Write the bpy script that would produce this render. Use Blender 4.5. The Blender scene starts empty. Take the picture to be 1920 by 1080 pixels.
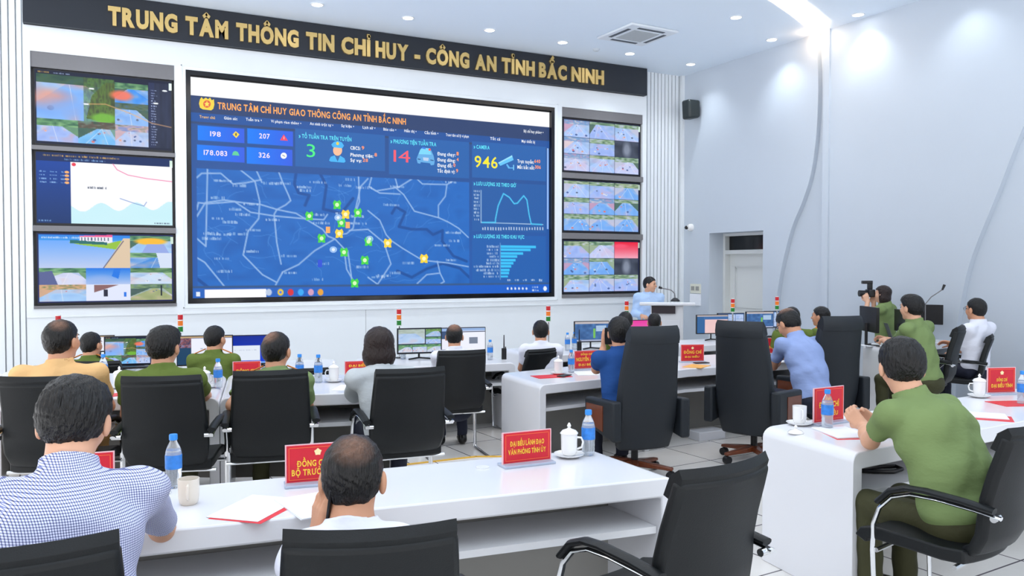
import bpy, bmesh, math, random, unicodedata
import numpy as np
from mathutils import Vector, Matrix, Euler

C = bpy.context.scene.collection
SC = bpy.context.scene
R_ = math.radians

# ------------------------------------------------------------------ camera
HCAM = 1.65
FPX = 1530.0
cam_d = bpy.data.cameras.new('camera')
cam_d.sensor_width = 36.0
cam_d.lens = FPX / 1920 * 36.0
cam_d.clip_start = 0.05
cam = bpy.data.objects.new('camera', cam_d)
C.objects.link(cam)
YAW = R_(27.25); PITCH = math.atan(40 / FPX)
cam.location = (0, 0, HCAM)
cam.rotation_euler = Euler((math.pi / 2 - PITCH, 0, -YAW), 'XYZ')
SC.camera = cam

# ------------------------------------------------------------------ world, exposure, area lights
SC.view_settings.view_transform = 'Standard'
SC.view_settings.look = 'None'
SC.view_settings.gamma = 1.0
SC.view_settings.use_curve_mapping = False
SC.view_settings.exposure = 0.0
w = bpy.data.worlds.new('world'); SC.world = w; w.use_nodes = True
w.node_tree.nodes['Background'].inputs[0].default_value = (0.955, 0.972, 1.0, 1)
# fill added for the unseen hall, stronger below the horizon to brighten the ceiling
wnt = w.node_tree; wt = wnt.nodes.new('ShaderNodeTexCoord'); wsx = wnt.nodes.new('ShaderNodeSeparateXYZ'); wmr = wnt.nodes.new('ShaderNodeMapRange')
wmr.inputs[1].default_value = -0.12; wmr.inputs[2].default_value = 0.12; wmr.inputs[3].default_value = 3.15; wmr.inputs[4].default_value = 1.1
wnt.links.new(wt.outputs['Generated'], wsx.inputs[0]); wnt.links.new(wsx.outputs['Z'], wmr.inputs[0]); wnt.links.new(wmr.outputs[0], wnt.nodes['Background'].inputs[1])

def area(name, loc, size, power, col=(1, 1, 1), rot=(0, 0, 0)):
    l = bpy.data.lights.new(name, 'AREA'); l.shape = 'RECTANGLE'
    l.size, l.size_y = size; l.energy = power; l.color = col
    o = bpy.data.objects.new(name, l); C.objects.link(o); o.location = loc; o.rotation_euler = rot
    return o
ZC = 5.0
# added area fills under the ceiling, out of view, to brighten the room
for x, y in ((-0.6, 0.5), (2.4, -0.8), (5.6, -0.2)):
    area('ceiling_fill_light', (x, y, ZC - 0.06), (2.4, 2.4), 25, (0.95, 0.98, 1.0))
for x, y in ((1.2, 5.0), (4.2, 5.4), (6.9, 3.4)):
    area('ceiling_fill_light', (x, y, ZC - 0.06), (1.6, 1.6), 18, (0.95, 0.98, 1.0))

# ------------------------------------------------------------------ pixel rays of the photograph, met with real planes
cy, sy = math.cos(YAW), math.sin(YAW); cp, sp = math.cos(PITCH), math.sin(PITCH)
VR = Vector((cy, -sy, 0)); VF = Vector((sy * cp, cy * cp, -sp)); VU = Vector((sy * sp, cy * sp, cp))
CP = Vector((0, 0, HCAM))
def ray(px, py): return VR * ((px - 960) / FPX) + VU * ((540 - py) / FPX) + VF
def az(px, py, z): d = ray(px, py); return CP + d * ((z - HCAM) / d.z)
def aY(px, py, Y): d = ray(px, py); return CP + d * (Y / d.y)
def aX(px, py, X): d = ray(px, py); return CP + d * (X / d.x)
def aD(px, py, D): return CP + ray(px, py) * D
def bearing(px): return math.degrees(YAW + math.atan((px - 960) / FPX))

F0 = 0.0      # upper tier
F1 = -0.12    # lower tier by the display wall

# ------------------------------------------------------------------ materials
MATS = {}
def s2l(c):
    return tuple(((v / 12.92) if v <= 0.04045 else ((v + 0.055) / 1.055) ** 2.4) for v in c)
def rgb(r, g, b): return s2l((r / 255, g / 255, b / 255))
def mat(name, col=(0.8, 0.8, 0.8), rough=0.5, metal=0.0, emit=None, es=1.0, noise=0.0, nscale=30, bump=0.0, bscale=200, spec=0.5, trans=0.0, ior=1.45, alpha=1.0, stretch=None, coat=0.0):
    if name in MATS: return MATS[name]
    m = bpy.data.materials.new(name); m.use_nodes = True
    nt = m.node_tree; b = nt.nodes['Principled BSDF']
    b.inputs['Base Color'].default_value = (*col, 1)
    b.inputs['Roughness'].default_value = rough
    b.inputs['Metallic'].default_value = metal
    b.inputs['Specular IOR Level'].default_value = spec
    b.inputs['IOR'].default_value = ior
    b.inputs['Transmission Weight'].default_value = trans
    b.inputs['Alpha'].default_value = alpha
    b.inputs['Coat Weight'].default_value = coat
    if emit:
        b.inputs['Emission Color'].default_value = (*emit, 1); b.inputs['Emission Strength'].default_value = es
    if noise or bump:
        tc = nt.nodes.new('ShaderNodeTexCoord'); mp = nt.nodes.new('ShaderNodeMapping')
        nt.links.new(tc.outputs['Object'], mp.inputs['Vector'])
        if stretch: mp.inputs['Scale'].default_value = stretch
    if noise:
        n = nt.nodes.new('ShaderNodeTexNoise'); n.inputs['Scale'].default_value = nscale; n.inputs['Detail'].default_value = 4
        nt.links.new(mp.outputs[0], n.inputs['Vector'])
        mx = nt.nodes.new('ShaderNodeMixRGB')
        mx.inputs[1].default_value = (*[c * (1 - noise) for c in col], 1); mx.inputs[2].default_value = (*[min(1, c * (1 + noise)) for c in col], 1)
        nt.links.new(n.outputs['Fac'], mx.inputs[0]); nt.links.new(mx.outputs[0], b.inputs['Base Color'])
    if bump:
        n2 = nt.nodes.new('ShaderNodeTexNoise'); n2.inputs['Scale'].default_value = bscale; n2.inputs['Detail'].default_value = 3
        nt.links.new(mp.outputs[0], n2.inputs['Vector'])
        bp = nt.nodes.new('ShaderNodeBump'); bp.inputs['Strength'].default_value = bump; bp.inputs['Distance'].default_value = 0.01
        nt.links.new(n2.outputs['Fac'], bp.inputs['Height']); nt.links.new(bp.outputs[0], b.inputs['Normal'])
    MATS[name] = m
    return m

M_wallw = mat('white_wall_paint', rgb(232, 237, 241), 0.45, noise=0.015, nscale=3)
M_wallg = mat('pale_grey_wall_paint', rgb(194, 203, 214), 0.55, noise=0.02, nscale=2)
M_ceil = mat('ceiling_paint_glow_tint', rgb(232, 243, 255), 0.6, noise=0.01, nscale=2)  # bluish glow of the big display is put into the ceiling colour
M_door = mat('door_paint', rgb(216, 219, 218), 0.4, noise=0.01)
M_white = mat('white_laminate', rgb(228, 229, 234), 0.22, noise=0.01, nscale=4, coat=0.2)
M_whitep = mat('white_side_laminate', rgb(222, 223, 226), 0.35, noise=0.01)
M_grey = mat('grey_laminate', rgb(150, 149, 145), 0.5, noise=0.03, nscale=12)
M_dgrey = mat('bay_grey', rgb(118, 117, 120), 0.5, noise=0.03)
M_black = mat('black_plastic', rgb(22, 22, 26), 0.4, noise=0.1)
M_leather = mat('black_leather', rgb(13, 17, 20), 0.46, noise=0.12, nscale=6, bump=0.12, bscale=260, spec=.4)
M_leather2 = mat('grey_black_leather', rgb(34, 39, 45), 0.5, noise=0.08, nscale=5, bump=0.12, bscale=240, spec=.4)
M_chrome = mat('chrome', (0.82, 0.83, 0.85), 0.12, 1.0, noise=0.02)
M_wood = mat('red_brown_wood', rgb(112, 55, 28), 0.35, noise=0.35, nscale=14, stretch=(1, 6, 1), coat=0.3)
M_band = mat('black_sign_board', rgb(30, 35, 44), 0.45, noise=0.05, nscale=4)
M_gold = mat('gold_metal', rgb(222, 190, 122), 0.33, 0.75, noise=0.05)
M_goldside = M_gold
M_skin = mat('skin_a', rgb(220, 168, 138), 0.5, noise=0.08, nscale=14, bump=0.05, bscale=150)
M_skin2 = mat('skin_b', rgb(208, 152, 120), 0.5, noise=0.08, nscale=14, bump=0.05, bscale=150)
M_skin3 = mat('skin_c', rgb(224, 176, 148), 0.5, noise=0.06, nscale=14, bump=0.05, bscale=150)
M_porc = mat('white_porcelain', rgb(240, 240, 240), 0.12, noise=0.01, coat=0.5)
M_paper = mat('paper', rgb(240, 243, 250), 0.7, noise=0.02)
M_red = mat('red_card', rgb(205, 28, 48), 0.5, noise=0.12, nscale=20)
M_redbright = mat('red_folder', rgb(222, 48, 58), 0.45, noise=0.05)
M_yel = mat('yellow_print', rgb(245, 196, 60), 0.5, noise=0.03)
M_orng = mat('orange_print', rgb(236, 100, 62), 0.5, noise=0.03)
M_acr = mat('clear_acrylic', rgb(214, 226, 248), 0.08, trans=0.35, ior=1.3, noise=0.01)
M_pet = mat('clear_bottle_plastic', (0.95, 0.97, 1.0), 0.08, trans=0.88, ior=1.25, noise=0.01)
M_cap = mat('blue_cap', rgb(48, 140, 225), 0.4, noise=0.05)
M_label = mat('blue_bottle_label', rgb(52, 128, 214), 0.4, noise=0.5, nscale=38)
M_shoe = mat('black_shoe', rgb(18, 17, 17), 0.3, noise=0.1)
M_navy = mat('navy_trousers', rgb(30, 34, 52), 0.8, noise=0.1, bump=0.2, bscale=60)
M_olive = mat('dark_olive_trousers', rgb(58, 58, 32), 0.8, noise=0.1, bump=0.2, bscale=60)
M_eye = mat('eye_dark', rgb(24, 17, 14), 0.3, noise=0.05)
M_lip = mat('lip', rgb(160, 84, 76), 0.5, noise=0.05)
M_glass = mat('glasses_frame', rgb(60, 60, 66), 0.3, 0.6, noise=0.05)

def mat_attr(name, strength=1.0):
    m = bpy.data.materials.new(name); m.use_nodes = True; nt = m.node_tree; b = nt.nodes['Principled BSDF']
    b.inputs['Base Color'].default_value = (0.005, 0.006, 0.008, 1); b.inputs['Roughness'].default_value = 0.4; b.inputs['Specular IOR Level'].default_value = 0.25
    a = nt.nodes.new('ShaderNodeAttribute'); a.attribute_name = 'pix'
    nt.links.new(a.outputs['Color'], b.inputs['Emission Color']); b.inputs['Emission Strength'].default_value = strength
    return m
M_pix = mat_attr('lit_screen_pixels', 1.0)
def emi(name, r, g, b, s=1.0):
    c = rgb(r, g, b)
    return mat(name, (0.01, 0.01, 0.01), 0.4, emit=c, es=s)

# ------------------------------------------------------------------ tags
def tag(o, label=None, cat=None, group=None, kind=None):
    if label: o['label'] = label
    if cat: o['category'] = cat
    if group: o['group'] = group
    if kind: o['kind'] = kind
    return o
def thing(name, label, cat, loc=(0, 0, 0), rz=0.0, group=None):
    o = bpy.data.objects.new(name, None); C.objects.link(o); o.location = loc; o.rotation_euler = (0, 0, rz)
    o.empty_display_size = 0.1
    return tag(o, label, cat, group)
def copy_tree(o, parent=None):
    c = o.copy(); C.objects.link(c)
    if parent: c.parent = parent; c.matrix_parent_inverse = o.matrix_parent_inverse.copy()
    for ch in [k for k in o.children]: copy_tree(ch, c)
    return c

# ------------------------------------------------------------------ mesh builder
class MB:
    def __init__(s): s.v = []; s.f = []; s.m = []; s.mats = []
    def _mi(s, mt):
        if mt is None: return 0
        if mt not in s.mats: s.mats.append(mt)
        return s.mats.index(mt)
    def add(s, vs, fs, mt=None):
        n = len(s.v); s.v += [tuple(v) for v in vs]; i = s._mi(mt)
        for f in fs: s.f.append(tuple(n + k for k in f)); s.m.append(i)
        return s
    def box(s, a, b, mt=None, M=None):
        x0, y0, z0 = a; x1, y1, z1 = b
        vs = [Vector(p) for p in ((x0, y0, z0), (x1, y0, z0), (x1, y1, z0), (x0, y1, z0), (x0, y0, z1), (x1, y0, z1), (x1, y1, z1), (x0, y1, z1))]
        if M: vs = [M @ p for p in vs]
        return s.add(vs, [(0, 3, 2, 1), (4, 5, 6, 7), (0, 1, 5, 4), (1, 2, 6, 5), (2, 3, 7, 6), (3, 0, 4, 7)], mt)
    def cbox(s, c, sz, mt=None, M=None):
        return s.box([c[i] - sz[i] / 2 for i in range(3)], [c[i] + sz[i] / 2 for i in range(3)], mt, M)
    def prism(s, pts, z0, z1, mt=None):          # pts 2D ccw in XY
        n = len(pts)
        vs = [(p[0], p[1], z0) for p in pts] + [(p[0], p[1], z1) for p in pts]
        fs = [tuple(reversed(range(n))), tuple(range(n, 2 * n))] + [(i, (i + 1) % n, n + (i + 1) % n, n + i) for i in range(n)]
        return s.add(vs, fs, mt)
    def prism_x(s, pts, x0, x1, mt=None):        # pts in (Y,Z)
        n = len(pts)
        vs = [(x0, p[0], p[1]) for p in pts] + [(x1, p[0], p[1]) for p in pts]
        fs = [tuple(reversed(range(n))), tuple(range(n, 2 * n))] + [(i, (i + 1) % n, n + (i + 1) % n, n + i) for i in range(n)]
        return s.add(vs, fs, mt)
    def cyl(s, a, b, r, r2=None, n=16, mt=None, caps=True):
        a = Vector(a); b = Vector(b); r2 = r if r2 is None else r2
        d = (b - a).normalized(); u = d.orthogonal().normalized(); w_ = d.cross(u)
        vs = []
        for p, rr in ((a, r), (b, r2)):
            for i in range(n):
                t = 2 * math.pi * i / n; vs.append(p + u * math.cos(t) * rr + w_ * math.sin(t) * rr)
        fs = [(i, (i + 1) % n, n + (i + 1) % n, n + i) for i in range(n)]
        if caps: fs += [tuple(reversed(range(n))), tuple(range(n, 2 * n))]
        return s.add(vs, fs, mt)
    def tube(s, pts, r, n=8, mt=None, flat=None):
        pts = [Vector(p) for p in pts]; vs = []; prev = None
        for i, p in enumerate(pts):
            d = (pts[min(i + 1, len(pts) - 1)] - pts[max(i - 1, 0)]).normalized()
            if prev is None: u = d.orthogonal().normalized() if flat is None else (Vector(flat) - d * Vector(flat).dot(d)).normalized()
            else:
                u = (prev - d * prev.dot(d)).normalized()
            prev = u; w_ = d.cross(u)
            rr = r[i] if isinstance(r, (list, tuple)) and not isinstance(r, tuple) else r
            ra, rb = (rr if isinstance(rr, tuple) else (rr, rr))
            for k in range(n):
                t = 2 * math.pi * k / n; vs.append(p + u * math.cos(t) * ra + w_ * math.sin(t) * rb)
        fs = []
        for i in range(len(pts) - 1):
            for k in range(n): fs.append((i * n + k, i * n + (k + 1) % n, (i + 1) * n + (k + 1) % n, (i + 1) * n + k))
        fs += [tuple(reversed(range(n))), tuple(range((len(pts) - 1) * n, len(pts) * n))]
        return s.add(vs, fs, mt)
    def lathe(s, prof, c=(0, 0, 0), n=24, mt=None, wob=0.0, waves=0):
        vs = []; m = len(prof)
        for (r, z) in prof:
            for i in range(n):
                t = 2 * math.pi * i / n; rr = r * (1 + wob * math.cos(waves * t)) if waves else r
                vs.append((c[0] + rr * math.cos(t), c[1] + rr * math.sin(t), c[2] + z))
        fs = [(j * n + i, j * n + (i + 1) % n, (j + 1) * n + (i + 1) % n, (j + 1) * n + i) for j in range(m - 1) for i in range(n)]
        if prof[0][0] > 1e-6: fs.append(tuple(reversed(range(n))))
        if prof[-1][0] > 1e-6: fs.append(tuple(range((m - 1) * n, m * n)))
        return s.add(vs, fs, mt)
    def build(s, name, mt=None, parent=None, bevel=0, smooth=False, loc=None, segs=2, subd=0):
        me = bpy.data.meshes.new(name); me.from_pydata(s.v, [], s.f)
        mats = [mt] if mt and not s.mats else s.mats
        for k in mats: me.materials.append(k)
        if s.mats: me.polygons.foreach_set('material_index', s.m)
        me.validate(); me.update()
        if smooth or bevel or subd:
            me.polygons.foreach_set('use_smooth', [True] * len(me.polygons)); me.set_sharp_from_angle(angle=R_(42))
        o = bpy.data.objects.new(name, me); C.objects.link(o)
        if parent: o.parent = parent
        if loc: o.location = loc
        if bevel:
            b = o.modifiers.new('bevel', 'BEVEL'); b.width = bevel; b.segments = segs; b.limit_method = 'ANGLE'; b.angle_limit = R_(40)
        if subd:
            b = o.modifiers.new('sub', 'SUBSURF'); b.levels = subd; b.render_levels = subd
        return o

# ------------------------------------------------------------------ text
TXT = {}
def text_geo(st, bold=0.0, ext=0.0, res=3):
    k = (st, bold, ext)
    if k in TXT: return TXT[k]
    cu = bpy.data.curves.new('t', 'FONT'); cu.body = st; cu.offset = bold; cu.extrude = ext; cu.resolution_u = res; cu.size = 1.0
    o = bpy.data.objects.new('t', cu); C.objects.link(o)
    me = bpy.data.meshes.new_from_object(o.evaluated_get(bpy.context.evaluated_depsgraph_get()))
    bpy.data.objects.remove(o); bpy.data.curves.remove(cu)
    vs = np.array([v.co[:] for v in me.vertices]) if len(me.vertices) else np.zeros((0, 3)); fs = [tuple(p.vertices) for p in me.polygons]
    bpy.data.meshes.remove(me)
    TXT[k] = (vs, fs)
    return TXT[k]

_glyph = text_geo
MARKS = {'\u0302': 'circ', '\u0306': 'breve', '\u031b': 'horn', '\u0309': 'hook', '\u0301': 'acute', '\u0300': 'grave', '\u0303': 'tilde', '\u0323': 'dot'}
VTXT = {}
def text_geo(st, bold=0.0, ext=0.0):
    """letters with their Vietnamese accents, each accent drawn as its own small stroke"""
    key = (st, bold, ext)
    if key in VTXT: return VTXT[key]
    V = []; F = []; x = 0.0; wd = .045 + bold * .9
    def add(vs, fs):
        n = len(V); V.extend([tuple(v) for v in vs]); F.extend([tuple(n + k for k in f) for f in fs])
    def stroke(pts, wdt=None):
        wdt = wdt or wd
        for (ax, ay), (bx, by) in zip(pts, pts[1:]):
            dx, dy = bx - ax, by - ay; L = math.hypot(dx, dy) + 1e-9; nx, ny = -dy / L * wdt, dx / L * wdt; ex_, ey_ = dx / L * wdt * .5, dy / L * wdt * .5
            q = [(ax - ex_ - nx, ay - ey_ - ny), (bx + ex_ - nx, by + ey_ - ny), (bx + ex_ + nx, by + ey_ + ny), (ax - ex_ + nx, ay - ey_ + ny)]
            if ext:
                vs = [(p[0], p[1], -ext) for p in q] + [(p[0], p[1], ext) for p in q]
                add(vs, [(3, 2, 1, 0), (4, 5, 6, 7), (0, 1, 5, 4), (1, 2, 6, 5), (2, 3, 7, 6), (3, 0, 4, 7)])
            else: add([(p[0], p[1], 0) for p in q], [(0, 1, 2, 3)])
    i = 0; D = unicodedata.normalize('NFD', st)
    while i < len(D):
        ch = D[i]; i += 1; mk = []
        while i < len(D) and D[i] in MARKS: mk.append(MARKS[D[i]]); i += 1
        if ch == ' ': x += .30; continue
        base = {'Đ': 'D', 'đ': 'd'}.get(ch, ch)
        vs, fs = _glyph(base, bold, ext)
        if not len(vs): x += .3; continue
        a, b = vs[:, 0].min(), vs[:, 0].max(); w_ = b - a; top = vs[:, 1].max()
        if base == 'i' and mk: top = max(top, .72)
        add([(v[0] - a + x, v[1], v[2]) for v in vs], fs)
        cx = x + w_ / 2
        if ch == 'Đ': stroke([(x - .06, .35), (x + w_ * .48, .35)], wd * .8)
        if ch == 'đ': stroke([(x + w_ * .5, .60), (x + w_ + .08, .60)], wd * .7)
        y = top + .07
        for m_ in sorted(mk, key=lambda k: {'horn': 0, 'dot': 0, 'circ': 1, 'breve': 1}.get(k, 2)):
            if m_ == 'horn': stroke([(x + w_ - .03, top - .06), (x + w_ + .07, top - .02), (x + w_ + .09, top + .08)], wd * .8)
            elif m_ == 'dot': stroke([(cx - .035, -.14), (cx + .035, -.14)], wd * 1.1)
            elif m_ == 'circ': stroke([(cx - .15, y), (cx, y + .11), (cx + .15, y)], wd * .8); y += .17
            elif m_ == 'breve': stroke([(cx - .13, y + .09), (cx - .07, y + .01), (cx + .07, y + .01), (cx + .13, y + .09)], wd * .8); y += .16
            elif m_ == 'acute': stroke([(cx - .04, y), (cx + .09, y + .12)], wd * .9)
            elif m_ == 'grave': stroke([(cx + .04, y), (cx - .09, y + .12)], wd * .9)
            elif m_ == 'tilde': stroke([(cx - .15, y + .01), (cx - .05, y + .07), (cx + .05, y + .02), (cx + .15, y + .08)], wd * .8)
            elif m_ == 'hook': stroke([(cx - .06, y + .12), (cx + .05, y + .12), (cx + .05, y + .06), (cx, y - .01)], wd * .75)
        x += w_ + .095 + (.06 if 'horn' in mk else 0)
    VTXT[key] = (np.array(V) if V else np.zeros((0, 3)), F)
    return VTXT[key]
CAPH = 0.69
def text_on(name, st, org, ux, uz, x0, x1, z0, h, mt, parent=None, bold=0.02, ext=0.0, mb=None):
    """text whose left-right extent runs x0..x1 (None = natural) along ux, baseline z0, cap height h"""
    vs, fs = text_geo(st, bold, ext)
    if not len(vs): return None
    a, b = vs[:, 0].min(), vs[:, 0].max(); sz = h / CAPH
    sx = sz if x1 is None else (x1 - x0) / max(1e-6, b - a)
    org = Vector(org); ux = Vector(ux); uz = Vector(uz); nn = ux.cross(uz)
    P = [org + ux * (x0 + (v[0] - a) * sx) + uz * (z0 + v[1] * sz) + nn * (v[2] * (1 if ext else 0)) for v in vs]
    m = mb or MB(); m.add(P, fs, mt)
    if mb: return None
    return m.build(name, None, parent)

# ------------------------------------------------------------------ signed-distance bodies
class SDF:
    def __init__(s, lo, hi, h):
        s.h = h; s.lo = np.array(lo, float); n = np.ceil((np.array(hi) - s.lo) / h).astype(int) + 1
        s.n = n; s.F = np.full(tuple(n), 1.0, np.float32)
        s.ax = [s.lo[i] + np.arange(n[i]) * h for i in range(3)]
    def blk(s, lo, hi):
        i0 = np.clip(np.floor((np.array(lo) - s.lo) / s.h).astype(int), 0, s.n - 1)
        i1 = np.clip(np.ceil((np.array(hi) - s.lo) / s.h).astype(int) + 1, 1, s.n)
        sl = tuple(slice(a, b) for a, b in zip(i0, i1))
        X, Y, Z = np.meshgrid(s.ax[0][sl[0]], s.ax[1][sl[1]], s.ax[2][sl[2]], indexing='ij')
        return sl, X, Y, Z
    def put(s, sl, d, k, op):
        f = s.F[sl]
        if op == 'add':
            if k > 0:
                hh = np.clip(0.5 + 0.5 * (f - d) / k, 0, 1); r = f * (1 - hh) + d * hh - k * hh * (1 - hh)
            else: r = np.minimum(f, d)
        else:
            if k > 0:
                hh = np.clip(0.5 - 0.5 * (f + d) / k, 0, 1); r = f * (1 - hh) - d * hh + k * hh * (1 - hh)
            else: r = np.maximum(f, -d)
        s.F[sl] = r
    def cap(s, a, b, ra, rb=None, k=0.02, flat=False, op='add', sq=None):
        a = np.array(a, float); b = np.array(b, float); rb = ra if rb is None else rb
        m = max(ra, rb) + k + 4 * s.h
        sl, X, Y, Z = s.blk(np.minimum(a, b) - m, np.maximum(a, b) + m)
        if min(X.shape) == 0: return
        ba = b - a; L2 = ba @ ba + 1e-12; L = math.sqrt(L2)
        t = ((X - a[0]) * ba[0] + (Y - a[1]) * ba[1] + (Z - a[2]) * ba[2]) / L2
        tc = np.clip(t, 0, 1)
        d = np.sqrt((X - a[0] - tc * ba[0]) ** 2 + (Y - a[1] - tc * ba[1]) ** 2 + (Z - a[2] - tc * ba[2]) ** 2) - (ra + (rb - ra) * tc)
        if flat:
            tt = t
            dr = np.sqrt((X - a[0] - tt * ba[0]) ** 2 + (Y - a[1] - tt * ba[1]) ** 2 + (Z - a[2] - tt * ba[2]) ** 2) - (ra + (rb - ra) * tc)
            if flat == 'both': d = np.maximum(dr, np.maximum(-t * L, (t - 1) * L))
            else: d = np.where(t > 0, np.maximum(dr, (t - 1) * L), d)
        s.put(sl, d.astype(np.float32), k, op)
    def ell(s, c, r, Rm=None, k=0.02, op='add', cut=None):
        c = np.array(c, float); r = np.array(r, float); m = max(r) + k + 4 * s.h
        sl, X, Y, Z = s.blk(c - m, c + m)
        if min(X.shape) == 0: return
        x, y, z = X - c[0], Y - c[1], Z - c[2]
        if Rm is not None:
            Rm = np.array(Rm); x, y, z = (Rm[0, 0] * x + Rm[1, 0] * y + Rm[2, 0] * z, Rm[0, 1] * x + Rm[1, 1] * y + Rm[2, 1] * z, Rm[0, 2] * x + Rm[1, 2] * y + Rm[2, 2] * z)
        k0 = np.sqrt((x / r[0]) ** 2 + (y / r[1]) ** 2 + (z / r[2]) ** 2); k1 = np.sqrt((x / r[0] ** 2) ** 2 + (y / r[1] ** 2) ** 2 + (z / r[2] ** 2) ** 2) + 1e-9
        d = k0 * (k0 - 1) / k1
        if cut is not None: d = np.maximum(d, cut(x + 0, y + 0, z + 0))
        s.put(sl, d.astype(np.float32), k, op)
    def every(s, fn):
        X, Y, Z = np.meshgrid(*s.ax, indexing='ij'); s.F = fn(s.F, X, Y, Z).astype(np.float32)
    def mesh(s, name, mt, parent):
        F = s.F; F[0], F[-1] = 1, 1; F[:, 0], F[:, -1] = 1, 1; F[:, :, 0], F[:, :, -1] = 1, 1
        S = F < 0
        cnt = np.zeros(tuple(s.n - 1), np.int8)
        for dx in (0, 1):
            for dy in (0, 1):
                for dz in (0, 1): cnt += S[dx:dx + cnt.shape[0], dy:dy + cnt.shape[1], dz:dz + cnt.shape[2]]
        act = (cnt > 0) & (cnt < 8); I = np.argwhere(act); idx = np.full(cnt.shape, -1, np.int32); idx[act] = np.arange(len(I))
        acc = np.zeros((len(I), 3)); num = np.zeros(len(I))
        for axn in range(3):
            o1, o2 = [q for q in range(3) if q != axn]
            for p in (0, 1):
                for q in (0, 1):
                    A = I.copy(); A[:, o1] += p; A[:, o2] += q; B = A.copy(); B[:, axn] += 1
                    fa = F[tuple(A.T)]; fb = F[tuple(B.T)]; msk = (fa < 0) != (fb < 0)
                    t = np.where(msk, fa / np.where(msk, fa - fb, 1), 0)
                    P = A.astype(float); P[:, axn] += t; acc += P * msk[:, None]; num += msk
        V = s.lo + acc / num[:, None] * s.h
        faces = []
        for axn in range(3):
            o1, o2 = (axn + 1) % 3, (axn + 2) % 3
            sa = [slice(1, -1)] * 3; sb = [slice(1, -1)] * 3; sa[axn] = slice(0, -1); sb[axn] = slice(1, None)
            ch = S[tuple(sa)] != S[tuple(sb)]
            E = np.argwhere(ch); off = np.ones(3, int); off[axn] = 0; E = E + off
            q = []
            for (p, r) in ((-1, -1), (0, -1), (0, 0), (-1, 0)):
                G = E.copy(); G[:, o1] += p; G[:, o2] += r; q.append(idx[tuple(G.T)])
            q = np.stack(q, 1); inside = S[tuple(E.T)]
            q = np.where(inside[:, None], q, q[:, ::-1]); faces.append(q)
        Q = np.concatenate(faces); Q = Q[(Q >= 0).all(1)]
        me = bpy.data.meshes.new(name)
        me.vertices.add(len(V)); me.vertices.foreach_set('co', V.ravel())
        me.loops.add(len(Q) * 4); me.loops.foreach_set('vertex_index', Q.ravel().astype(np.int32))
        me.polygons.add(len(Q)); me.polygons.foreach_set('loop_start', np.arange(0, len(Q) * 4, 4, dtype=np.int32))
        try: me.polygons.foreach_set('loop_total', np.full(len(Q), 4, np.int32))
        except Exception: pass
        me.update(calc_edges=True); me.validate()
        me.polygons.foreach_set('use_smooth', [True] * len(me.polygons)); me.materials.append(mt)
        o = bpy.data.objects.new(name, me); C.objects.link(o)
        if parent: o.parent = parent
        return o

# ================================================================== ROOM
DW = 11.4; XR = 9.3
def st(mb, name, mt=None, **k):
    o = mb.build(name, mt, **k); o['kind'] = 'structure'; return o
# floor: tiles with dark joints
mf = bpy.data.materials.new('floor_tile'); mf.use_nodes = True; nt = mf.node_tree; b = nt.nodes['Principled BSDF']; b.inputs['Roughness'].default_value = 0.25
tc = nt.nodes.new('ShaderNodeTexCoord'); mp = nt.nodes.new('ShaderNodeMapping'); mp.inputs['Rotation'].default_value = (0, 0, R_(-4))
br = nt.nodes.new('ShaderNodeTexBrick'); br.offset = 0.0; br.inputs['Scale'].default_value = 1.0; br.inputs['Brick Width'].default_value = 0.6; br.inputs['Row Height'].default_value = 0.6
br.inputs['Mortar Size'].default_value = 0.006; br.inputs['Color1'].default_value = (*rgb(240, 237, 233), 1); br.inputs['Color2'].default_value = (*rgb(232, 229, 226), 1); br.inputs['Mortar'].default_value = (*rgb(96, 92, 100), 1)
nz = nt.nodes.new('ShaderNodeTexNoise'); nz.inputs['Scale'].default_value = 2.5; nz.inputs['Detail'].default_value = 6
mx = nt.nodes.new('ShaderNodeMixRGB'); mx.blend_type = 'MULTIPLY'; mx.inputs[0].default_value = 0.2
nt.links.new(tc.outputs['Object'], mp.inputs['Vector']); nt.links.new(mp.outputs[0], br.inputs['Vector']); nt.links.new(mp.outputs[0], nz.inputs['Vector'])
nt.links.new(br.outputs['Color'], mx.inputs[1]); nt.links.new(nz.outputs['Fac'], mx.inputs[2]); nt.links.new(mx.outputs[0], b.inputs['Base Color'])

PIT = [(-3.2, 6.5), (2.95, 6.42), (3.3, 6.25), (3.42, 5.2), (4.1, 4.75), (6.7, 4.9), (7.1, 7.6), (9.36, 7.6), (9.36, 11.6), (-3.2, 11.6)]
st(MB().prism(PIT, F1 - 0.1, F1, None), 'floor_lower', mf)
UP = [(-3.2, -3.0), (9.36, -3.0), (9.36, 7.6), (7.1, 7.6), (6.7, 4.9), (4.1, 4.75), (3.42, 5.2), (3.3, 6.25), (2.95, 6.42), (-3.2, 6.5)]
st(MB().prism(UP, F1 - 0.1, F0, None), 'floor', mf)
M_step = mat('yellow_step_edge', rgb(226, 176, 62), 0.5, noise=0.05)
m = MB(); e = UP[4:]
for i in range(len(e) - 1):
    a = Vector((*e[i], 0)); c = Vector((*e[i + 1], 0)); d = (c - a).normalized(); n = Vector((-d.y, d.x, 0))
    m.add([a, c, c + n * 0.035, a + n * 0.035, a + Vector((0, 0, 0.006)), c + Vector((0, 0, 0.006)), c + n * 0.035 + Vector((0, 0, 0.006)), a + n * 0.035 + Vector((0, 0, 0.006))],
          [(0, 3, 2, 1), (4, 5, 6, 7), (0, 1, 5, 4), (1, 2, 6, 5), (2, 3, 7, 6), (3, 0, 4, 7)])
st(m, 'trim_1', M_step)
st(MB().box((-3.2, -3.0, ZC), (9.5, 11.6, ZC + 0.1)), 'ceiling', M_ceil)

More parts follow.
